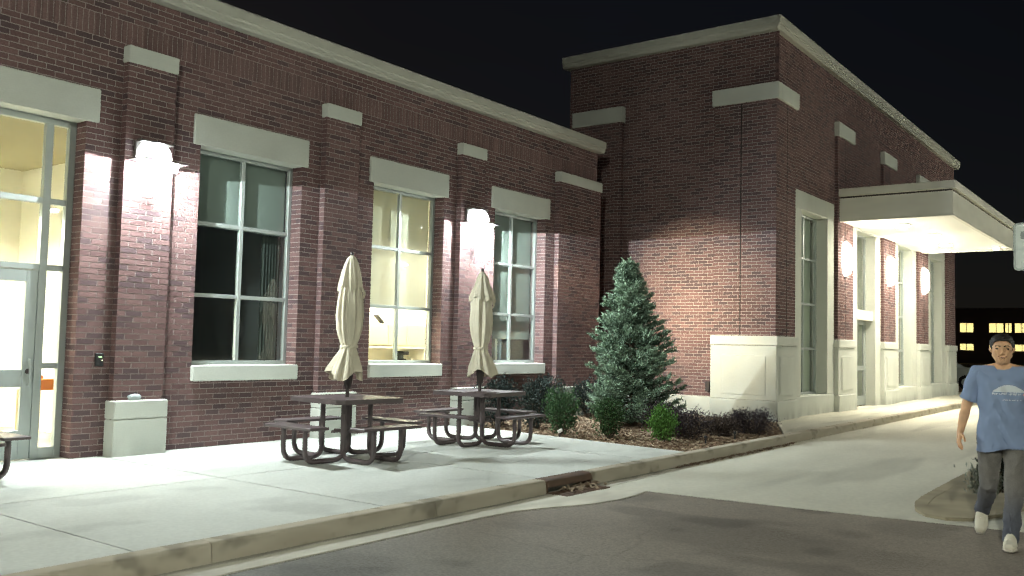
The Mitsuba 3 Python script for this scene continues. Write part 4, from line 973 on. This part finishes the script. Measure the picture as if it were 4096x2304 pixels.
def chain(pts, rs): return [bone(a, b, r, s) for a, b, r, s in zip(pts, pts[1:], rs, rs[1:])]
def finish(parts, edge, its=10, lam=0.5):
    m = m3.Manifold.batch_boolean(parts, m3.OpType.Add).refine_to_length(edge)
    t = m.to_mesh(); t = trimesh.Trimesh(np.array(t.vert_properties[:, :3]), np.array(t.tri_verts), process=True)
    v0 = t.vertices.copy()
    trimesh.smoothing.filter_taubin(t, lamb=lam, nu=lam + 0.03, iterations=its)
    far = np.linalg.norm(t.vertices - v0, axis=1) > 0.02      # slivers can run away in the smoothing
    t.vertices = np.where(far[:, None], v0, t.vertices)
    return t
man = thing('person', 'man walking in a blue printed t-shirt, grey jeans and white shoes', 'person')
# joints (s: to his left, f: forward, z: up)
hipL, hipR = mp(0.10, 0.0, 0.93), mp(-0.10, 0.0, 0.93)
kneL, ankL, toeL = mp(0.075, 0.17, 0.52), mp(0.045, 0.235, 0.105), mp(0.02, 0.44, 0.05)
kneR, ankR, toeR = mp(-0.115, -0.02, 0.49), mp(-0.165, -0.40, 0.21), mp(-0.175, -0.24, 0.055)
shL, shR = mp(0.185, 0.0, 1.46), mp(-0.185, 0.0, 1.46)
elR, wrR = mp(-0.285, -0.02, 1.17), mp(-0.335, 0.05, 0.935)
elL, wrL = mp(0.30, 0.0, 1.19), mp(0.235, 0.22, 1.215)
neck, head = mp(0, 0.0, 1.50), mp(-0.005, 0.035, 1.665)
def hand(wrist, direction, palm_n, thumb_side, curl, scale=1.0):
    """Palm, four fingers of unequal length and a thumb; palm_n: out of the palm, thumb_side: towards the thumb."""
    d = direction / np.linalg.norm(direction); pn = palm_n - d * (palm_n @ d); pn /= np.linalg.norm(pn); ts = thumb_side - d * (thumb_side @ d) - pn * (thumb_side @ pn); ts /= np.linalg.norm(ts)
    out = []
    k0 = [wrist + d * 0.088 * scale + ts * o * scale for o in (0.030, 0.010, -0.010, -0.029)]
    out.append(m3.Manifold.batch_hull([sph(wrist, 0.026 * scale), sph(wrist + d * 0.03 + ts * 0.024, 0.018 * scale), *[sph(q, 0.0125 * scale) for q in k0], sph(wrist + d * 0.03 - ts * 0.022, 0.016 * scale)]))
    for q, L, i in zip(k0, (0.068, 0.078, 0.072, 0.056), range(4)):
        p, ang, dd = q, 0.0, d
        pts, rs = [q], [0.0105]
        for seg, frac in enumerate((0.45, 0.31, 0.24)):
            ang += curl * (0.85 + 0.12 * i) * (0.8, 1.0, 0.7)[seg]
            dd = d * math.cos(ang) + pn * math.sin(ang) + ts * (0.10 - 0.07 * i)
            dd /= np.linalg.norm(dd)
            p = p + dd * L * frac * scale
            pts.append(p); rs.append((0.0095, 0.0088, 0.0078)[seg])
        out += chain(pts, [x * scale for x in rs])
    b = wrist + d * 0.028 * scale + ts * 0.022 * scale
    t1 = b + (d * 0.55 + ts * 0.75 + pn * 0.25) * 0.042 * scale; t2 = t1 + (d * 0.85 + ts * 0.25 + pn * (0.25 + curl * 0.5)) * 0.032 * scale; t3 = t2 + (d * 0.9 - ts * curl * 0.4 + pn * (0.3 + curl * 0.5)) * 0.026 * scale
    out += chain([b, t1, t2, t3], [0.015 * scale, 0.012 * scale, 0.0105 * scale, 0.009 * scale])
    return out
body = [m3.Manifold.batch_hull([sph(mp(s, -0.005, 0.96), 0.115) for s in (-0.07, 0.07)] + [sph(mp(s, 0.0, 1.12), 0.10) for s in (-0.06, 0.06)]),
        m3.Manifold.batch_hull([sph(mp(s, 0.0, 1.12), 0.10) for s in (-0.06, 0.06)] + [sph(mp(s, 0.0, 1.34), 0.105) for s in (-0.085, 0.085)]),
        m3.Manifold.batch_hull([sph(mp(s, 0.0, 1.34), 0.105) for s in (-0.085, 0.085)] + [sph(shL, 0.055), sph(shR, 0.055), sph(neck, 0.06)])]
body += chain([mp(0, -0.01, 1.47), neck, mp(0, 0.02, 1.58)], [0.07, 0.058, 0.056])
body += chain([shR, elR, wrR], [0.056, 0.042, 0.028]) + chain([elR * 0.7 + wrR * 0.3, elR * 0.3 + wrR * 0.7], [0.043, 0.034])
body += chain([shL, elL, wrL], [0.056, 0.042, 0.028]) + chain([elL * 0.7 + wrL * 0.3, elL * 0.3 + wrL * 0.7], [0.043, 0.034])
body += chain([hipL, kneL, ankL], [0.085, 0.055, 0.038]) + chain([hipR, kneR, ankR], [0.085, 0.055, 0.038])
# head: skull, jaw, brow, nose, ears
hd = head
def hp(s, f, z): return hd + LF * s + FW * f + np.array([0, 0, z])
body += [m3.Manifold.batch_hull([sph(hp(0, -0.015, 0.035), 0.088, None), sph(hp(0, 0.02, 0.02), 0.078), sph(hp(0, -0.035, 0.0), 0.075)]),
         m3.Manifold.batch_hull([sph(hp(s, 0.045, -0.005), 0.045) for s in (-0.028, 0.028)] + [sph(hp(0, 0.055, -0.105), 0.026), sph(hp(-0.025, 0.03, -0.09), 0.03), sph(hp(0.025, 0.03, -0.09), 0.03), sph(hp(-0.05, -0.01, -0.05), 0.03), sph(hp(0.05, -0.01, -0.05), 0.03)]),
         m3.Manifold.batch_hull([sph(hp(s, 0.082, 0.022), 0.012) for s in (-0.034, 0.034)] + [sph(hp(0, 0.07, 0.03), 0.02)]),
         m3.Manifold.batch_hull([sph(hp(0, 0.086, 0.01), 0.009), sph(hp(0, 0.108, -0.032), 0.012)]), m3.Manifold.batch_hull([sph(hp(s, 0.092, -0.037), 0.010) for s in (-0.012, 0.012)] + [sph(hp(0, 0.106, -0.033), 0.011)]),
         m3.Manifold.batch_hull([sph(hp(s, 0.082, -0.068), 0.009) for s in (-0.02, 0.02)] + [sph(hp(0, 0.088, -0.066), 0.010)])]
for s in (-1, 1): body += [m3.Manifold.batch_hull([sph(hp(s * 0.084, -0.012, 0.012), 0.012), sph(hp(s * 0.080, -0.004, -0.022), 0.010), sph(hp(s * 0.092, -0.022, 0.0), 0.011)])]
hands = hand(wrR, mp(-0.345, 0.10, 0.85) - wrR, LF * 1.0 - FW * 0.3, FW, 0.28) + hand(wrL, mp(0.22, 0.30, 1.26) - wrL, -LF + np.array([0, 0, -0.3]), np.array([0, 0, 1.0]), 1.15)
skin = finish(body + hands, 0.0075, 6, 0.4)
scene[man] = mikit.ply(skin, 'm_skin', smooth=True)
def cloth(parts, edge, amp, freq, its, seed):
    t = finish(parts, edge, its)
    n = t.vertex_normals
    w = meshkit.fbm(t.vertices * freq, 3, seed) - 0.5
    t.vertices = t.vertices + n * (w * amp)[:, None]
    return t
# shirt
hem = 0.80
sh = [m3.Manifold.batch_hull([sph(mp(s, 0.01, 0.80), 0.142) for s in (-0.075, 0.065)] + [sph(mp(s, 0.01, 1.10), 0.135) for s in (-0.055, 0.055)]),
      m3.Manifold.batch_hull([sph(mp(s, 0.01, 1.10), 0.135) for s in (-0.055, 0.055)] + [sph(mp(s, 0.008, 1.36), 0.128) for s in (-0.085, 0.085)]),
      m3.Manifold.batch_hull([sph(mp(s, 0.008, 1.36), 0.128) for s in (-0.085, 0.085)] + [sph(shL + [0, 0, 0.005], 0.068), sph(shR + [0, 0, 0.005], 0.068), sph(mp(0, -0.01, 1.485), 0.078)])]
for a, b in ((shR, elR), (shL, elL)):
    e = a + (b - a) * 0.80
    sh += chain([a, a + (b - a) * 0.4, e], [0.075, 0.078, 0.074])
shirt = m3.Manifold.batch_boolean(sh, m3.OpType.Add)
shirt = shirt.trim_by_plane([0.0, 0.0, 1.0], float(ZR + hem)).trim_by_plane([0.0, 0.0, -1.0], -float(ZR + 1.522))
for a, b in ((shR, elR), (shL, elL)):
    d = (b - a) / np.linalg.norm(b - a)
    cut = m3.Manifold.cylinder(0.3, 0.16, 0.16, 24)
    zax = np.array(d); xax = np.cross(zax, [0.3, 0.5, 0.1]); xax /= np.linalg.norm(xax); yax = np.cross(zax, xax)
    o = a + (b - a) * 0.80
    Mx = np.stack([xax, yax, zax, o], 1)
    sidew = LF if a is shL else -LF
    arm_only = m3.Manifold.cylinder(0.25, 0.105, 0.105, 24).transform(Mx)
    shirt = shirt - arm_only.translate([float(v) for v in (sidew * 0.03)])
collar = sph(mp(0, 0.045, 1.565), 0.085)
shirt = shirt - collar
ts = shirt.refine_to_length(0.012).to_mesh(); ts = trimesh.Trimesh(np.array(ts.vert_properties[:, :3]), np.array(ts.tri_verts), process=True)
trimesh.smoothing.filter_taubin(ts, lamb=0.4, nu=0.43, iterations=5)
wv = ts.vertices; n = ts.vertex_normals
sl, fl, zl = local(wv)
wr = 0.012 * np.sin(zl * 26 + sl * 22 + 3 * np.sin(sl * 15)) * np.interp(zl, [0.8, 1.0, 1.25, 1.5], [0.9, 0.7, 0.35, 0.1]) + 0.016 * (meshkit.fbm(wv * 14, 3, 4) - 0.5)
hemw = np.where(zl < 0.815, 0.022 * np.sin(sl * 13 + 0.6), 0)
ts.vertices = wv + n * wr[:, None] * np.where(zl < 0.81, 0, 1)[:, None] + np.array([0, 0, 1.0]) * hemw[:, None]
put('shirt', ts, 'm_shirt', man, smooth=50)
# jeans
jn = [m3.Manifold.batch_hull([sph(mp(s, 0.0, 0.955), 0.112) for s in (-0.075, 0.075)] + [sph(hipL, 0.10), sph(hipR, 0.10)])]
jn += chain([hipL - [0, 0, 0.04], (hipL + kneL) / 2, kneL, (kneL + ankL) / 2, ankL - [0, 0, 0.02]], [0.108, 0.092, 0.076, 0.068, 0.064])
jn += chain([hipR - [0, 0, 0.04], (hipR + kneR) / 2, kneR, (kneR + ankR) / 2, ankR], [0.108, 0.092, 0.076, 0.068, 0.064])
tj = cloth(jn, 0.013, 0.036, 12, 6, 9)
put('jeans', tj, 'm_jeans', man, smooth=True)
# shoes
def shoe(heel, toe, nm='shoe'):
    d = toe - heel; L = np.linalg.norm(d); d /= L
    side = np.cross([0, 0, 1.0], d); side /= np.linalg.norm(side); up = np.cross(d, side)
    q = lambda a, b, c: heel + d * a + side * b + up * c
    up_ = [m3.Manifold.batch_hull([sph(q(0.0, s, 0.0), 0.036) for s in (-0.008, 0.008)] + [sph(q(0.02, 0, 0.07), 0.038)] + [sph(q(0.13, s, 0.0), 0.038) for s in (-0.016, 0.016)] + [sph(q(0.09, 0, 0.05), 0.036)]),
           m3.Manifold.batch_hull([sph(q(0.13, s, 0.0), 0.038) for s in (-0.016, 0.016)] + [sph(q(0.23, s, -0.006), 0.03) for s in (-0.018, 0.014)])]
    t = finish(up_, 0.01, 6)
    k = put(nm, t, 'm_shoe', man, smooth=True)
    so = [m3.Manifold.batch_hull([sph(q(0.0, s, -0.033), 0.012) for s in (-0.03, 0.03)] + [sph(q(-0.022, 0, -0.033), 0.012)] + [sph(q(0.16, s, -0.033), 0.012) for s in (-0.045, 0.045)] + [sph(q(0.25, s, -0.033), 0.012) for s in (-0.022, 0.018)])]
    put('sole', finish(so, 0.012, 3), 'm_sole', k, smooth=True)
    for i in range(4): put('lace', tube([q(0.075 + 0.022 * i, -0.026, 0.058 - 0.012 * i), q(0.075 + 0.022 * i, 0, 0.088 - 0.014 * i), q(0.078 + 0.022 * i, 0.026, 0.058 - 0.012 * i)], 0.0035, 5), 'm_white', k)
shoe(ankL + np.array([0, 0, -0.060]) - FW * 0.03, ankL + np.array([0, 0, -0.045]) + FW * 0.22 - LF * 0.02)
shoe(ankR + np.array([0, 0, -0.03]) - FW * 0.04 + np.array([0, 0, 0.02]), mp(-0.185, -0.22, 0.045))
# hair, brows, eyes, mouth
hr = m3.Manifold.batch_hull([sph(hp(0, -0.02, 0.045), 0.096), sph(hp(0, 0.02, 0.052), 0.078), sph(hp(0, -0.045, 0.0), 0.08)])
face_cut = m3.Manifold.batch_hull([sph(hp(s, f, z), 0.052) for s in (-0.03, 0.03) for f in (0.075, 0.2) for z in (0.022, -0.2)] + [sph(hp(s, f, z), 0.03) for s in (-0.09, 0.09) for f in (0.06, 0.2) for z in (-0.02, -0.2)])
hr = hr - face_cut
hr = hr.trim_by_plane([float(-FW[0] * 0.35), float(-FW[1] * 0.35), 0.94], float(np.dot([-FW[0] * 0.35, -FW[1] * 0.35, 0.94], hp(0, -0.03, -0.055))))
th = hr.refine_to_length(0.008).to_mesh(); th = trimesh.Trimesh(np.array(th.vert_properties[:, :3]), np.array(th.tri_verts), process=True)
trimesh.smoothing.filter_taubin(th, lamb=0.4, nu=0.43, iterations=4)
th.vertices = th.vertices + th.vertex_normals * ((meshkit.fbm(th.vertices * 70, 2, 5) - 0.4) * 0.012)[:, None]
put('hair', th, 'm_hair', man, smooth=True)
for s in (-1, 1):
    put('eye', finish([m3.Manifold.batch_hull([sph(hp(s * 0.034 + o, 0.0815, 0.004), 0.0075) for o in (-0.011, 0.011)])], 0.004, 2), 'm_eye', man, smooth=True)
    put('eyebrow', finish([m3.Manifold.batch_hull([sph(hp(s * 0.016, 0.094, 0.026), 0.0055), sph(hp(s * 0.050, 0.081, 0.029), 0.0045)])], 0.004, 2), 'm_hair', man, smooth=True)
put('mouth', finish([m3.Manifold.batch_hull([sph(hp(-0.032, 0.078, -0.061), 0.0045), sph(hp(0.0, 0.0945, -0.071), 0.006), sph(hp(0.032, 0.078, -0.061), 0.0045)])], 0.004, 2), 'm_lip', man, smooth=True)

# ================================================================== BACKGROUND
P('m_car', (0.42, 0.45, 0.42), 0.25, 0.6, clearcoat=0.8); P('m_tyre', (0.02, 0.02, 0.02), 0.9, 0.1); P('m_carglass', (0.012, 0.014, 0.014), 0.08, 0.6); P('m_far', (0.11, 0.085, 0.075), 0.9, 0.1)
k = thing('parked_car', 'pale grey estate car parked beyond the tall brick building', 'car')
cx0 = 45.0      # side facing the camera; the car points to -y
def yz(p): return [(-y - 0.2, z + ZR) for y, z in p]
prof = [(-1.9, 0.30), (-2.05, 0.55), (-2.05, 0.95), (-1.85, 1.05), (0.75, 1.02), (1.9, 0.95), (2.45, 0.78), (2.5, 0.42), (2.35, 0.30)]
def carbody(profile, x0, x1, inset=0):
    return prism_x([(-y - 0.7, z + ZR) for y, z in profile], x0, x1)
put('body', carbody(prof, cx0, cx0 + 1.8), 'm_car', k)
cab = [(-2.0, 0.98), (-1.72, 1.44), (-1.5, 1.50), (0.25, 1.50), (0.5, 1.44), (1.25, 0.98)]
put('cabin', carbody(cab, cx0 + 0.12, cx0 + 1.68), 'm_car', k)
for a, b in ((-1.6, -0.75), (-0.68, 0.1)):
    put('window', carbody([(a, 1.05), (a + 0.03 if a > -1 else a + 0.22, 1.40), (b, 1.40), (b, 1.05)], cx0 + 0.112, cx0 + 0.12), 'm_carglass', k)
put('window', carbody([(0.17, 1.05), (0.17, 1.40), (0.40, 1.39), (0.98, 1.05)], cx0 + 0.112, cx0 + 0.12), 'm_carglass', k)
for y in (-1.25, 1.6):
    t = trimesh.creation.cylinder(0.33, 0.22, sections=24); t.apply_transform(trimesh.transformations.rotation_matrix(math.pi / 2, [0, 1, 0])); t.apply_translation([cx0 + 0.10, -y - 0.7, ZR + 0.33])
    w = put('wheel', t, 'm_tyre', k)
    t = trimesh.creation.cylinder(0.2, 0.02, sections=20); t.apply_transform(trimesh.transformations.rotation_matrix(math.pi / 2, [0, 1, 0])); t.apply_translation([cx0 - 0.015, -y - 0.7, ZR + 0.33])
    put('rim', t, 'm_frame', w)
put('mirror', cbox(cx0 - 0.14, cx0 + 0.02, -1.75, -1.6, ZR + 1.03, ZR + 1.17, 0.02), 'm_car', k)
kk = put('side_light', MB().box(cx0 - 0.012, cx0 - 0.002, -1.72, -1.58, 0.66, 0.76).tm(), 'm_lens', k); scene[kk]['emitter'] = area(0.6, (1, 0.97, 0.9), 0.02)

k = thing('office_building', 'dark distant office building with rows of lit yellow windows', 'building')
OX = 170.0
def oy(px): return -10.6085 + (OX / 95.0) * (px + 10.6085)
oz = lambda z: 1.472 + (OX / 95.0) * (z - 1.472)
cols = [(7.49, 6.31), (4.997, 3.79), (3.648, 3.12), (2.87, 1.7), (1.5, 0.6), (0.1, -1.0), (-1.4, -2.6), (-3.2, -4.4), (10.3, 9.0)]
rowsz = [(3.44, 4.36), (1.75, 2.39)]
holes = [(oy(b), oy(a), oz(c), oz(d)) for a, b in cols for c, d in rowsz]
m = MB()
oy0, oy1, oz1 = oy(-16), oy(14), oz(5.75)
for a, b, c, d in wall_with_holes(oy0, oy1, -0.5, oz1, holes): m.box(OX, OX + 0.4, a, b, c, d)
m.box(OX + 8, OX + 8.3, oy0, oy1, -0.5, oz1).box(OX, OX + 8.3, oy0 - 0.3, oy0, -0.5, oz1).box(OX, OX + 8.3, oy1, oy1 + 0.3, -0.5, oz1)
put('facade', m.tm(), 'm_far', k)
put('roof', MB().box(OX + 0.41, OX + 8, oy0, oy1, oz1 - 0.3, oz1 - 0.01).tm(), 'm_far', k)
put('cornice', MB().cbox(OX - 0.15, OX - 0.001, oy0, oy1, oz1 - 0.6, oz1, 0.02).tm(), 'm_far', k)
put('floor_slab', MB().box(OX + 0.41, OX + 7.9, oy0 + 0.1, oy1 - 0.1, oz(2.9), oz(3.0)).box(OX + 0.41, OX + 7.9, oy0 + 0.1, oy1 - 0.1, -0.3, -0.1).tm(), 'm_floor_in', k)
put('interior_wall', MB().box(OX + 5, OX + 5.1, oy0 + 0.1, oy1 - 0.1, -0.1, oz(2.9)).box(OX + 5, OX + 5.1, oy0 + 0.1, oy1 - 0.1, oz(3.0), oz1 - 0.3).tm(), 'm_wall_in', k)
m = MB()
for z in (oz(2.9) - 0.05, oz(4.75)):
    v = np.array([[OX + 1, oy0 + 1, z], [OX + 4, oy0 + 1, z], [OX + 4, oy1 - 1, z], [OX + 1, oy1 - 1, z]])
    m.add(v, [[0, 2, 1], [0, 3, 2]])
kk = put('ceiling_lighting', m.tm(), 'm_lens', k); scene[kk]['emitter'] = area(L_OFFICE, (1, 0.82, 0.36), 0.25)
for a, b, c, d in holes:
    w = put('window', MB().box(OX + 0.1, OX + 0.16, (a + b) / 2 - 0.05, (a + b) / 2 + 0.05, c, d).box(OX + 0.1, OX + 0.16, a, b, c, c + 0.08).tm(), 'm_frame', k)
    v = np.array([[OX + 0.13, a, c], [OX + 0.13, b, c], [OX + 0.13, b, d], [OX + 0.13, a, d]])
    put('pane', trimesh.Trimesh(v, [[0, 1, 2], [0, 2, 3]], process=False), 'm_glass', w)

# lamp posts of the car park in front of the buildings: they are the lights mirrored in the window panes
def lamp_post(x, y, z, az, L, label, heads=1, w=1.0):
    k = thing('lamp_post', label, 'street lamp', 'car park lamp posts')
    put('base', at(lathe([(0.001, ZR - 0.1), (0.3, ZR - 0.1), (0.3, ZR + 0.7), (0.28, ZR + 0.72), (0.001, ZR + 0.72)], 20), x, y, 0), 'm_curb', k, smooth=40)
    put('pole', at(lathe([(0.001, ZR + 0.6), (0.08, ZR + 0.6), (0.055, z + 0.1), (0.001, z + 0.1)], 14), x, y, 0), 'm_lamp_body', k, smooth=40)
    for h in range(heads):
        a = az + h * math.pi
        hx = 0.75 if heads == 2 else 0.8
        put('arm', at(MB().cbox(0.04, 0.45, -0.03, 0.03, z + 0.02, z + 0.08, 0.005).tm(), x, y, 0, a), 'm_lamp_body', k)
        hd_ = put('head', at(MB().cbox(hx - 0.35, hx + 0.35, -0.19, 0.19, z + 0.004, z + 0.13, 0.02).tm(), x, y, 0, a), 'm_lamp_body', k)
        dome = lathe([(0.19, 0.0), (0.185, -0.05), (0.15, -0.10), (0.08, -0.13), (0.004, -0.14)], 20); dome.invert(); dome.apply_translation([hx, 0, z])
        kk = put('lens', at(dome, x, y, 0, a), 'm_lens', hd_, smooth=True); scene[kk]['emitter'] = area(L, LOTC, w)
lamp_post(43.0, -30.1, 6.5, 2.7, L_LOT, 'double headed car park lamp post facing the tall building', 2, 1.2)
lamp_post(20.0, -30.0, 6.9, math.pi / 2, L_LOT, 'single car park lamp post facing the glass door', 1, 1.5)
lamp_post(-7.2, -12.9, 6.8, 0.6, 720.0, 'single car park lamp post beside the road behind the camera', 1, 1.8)
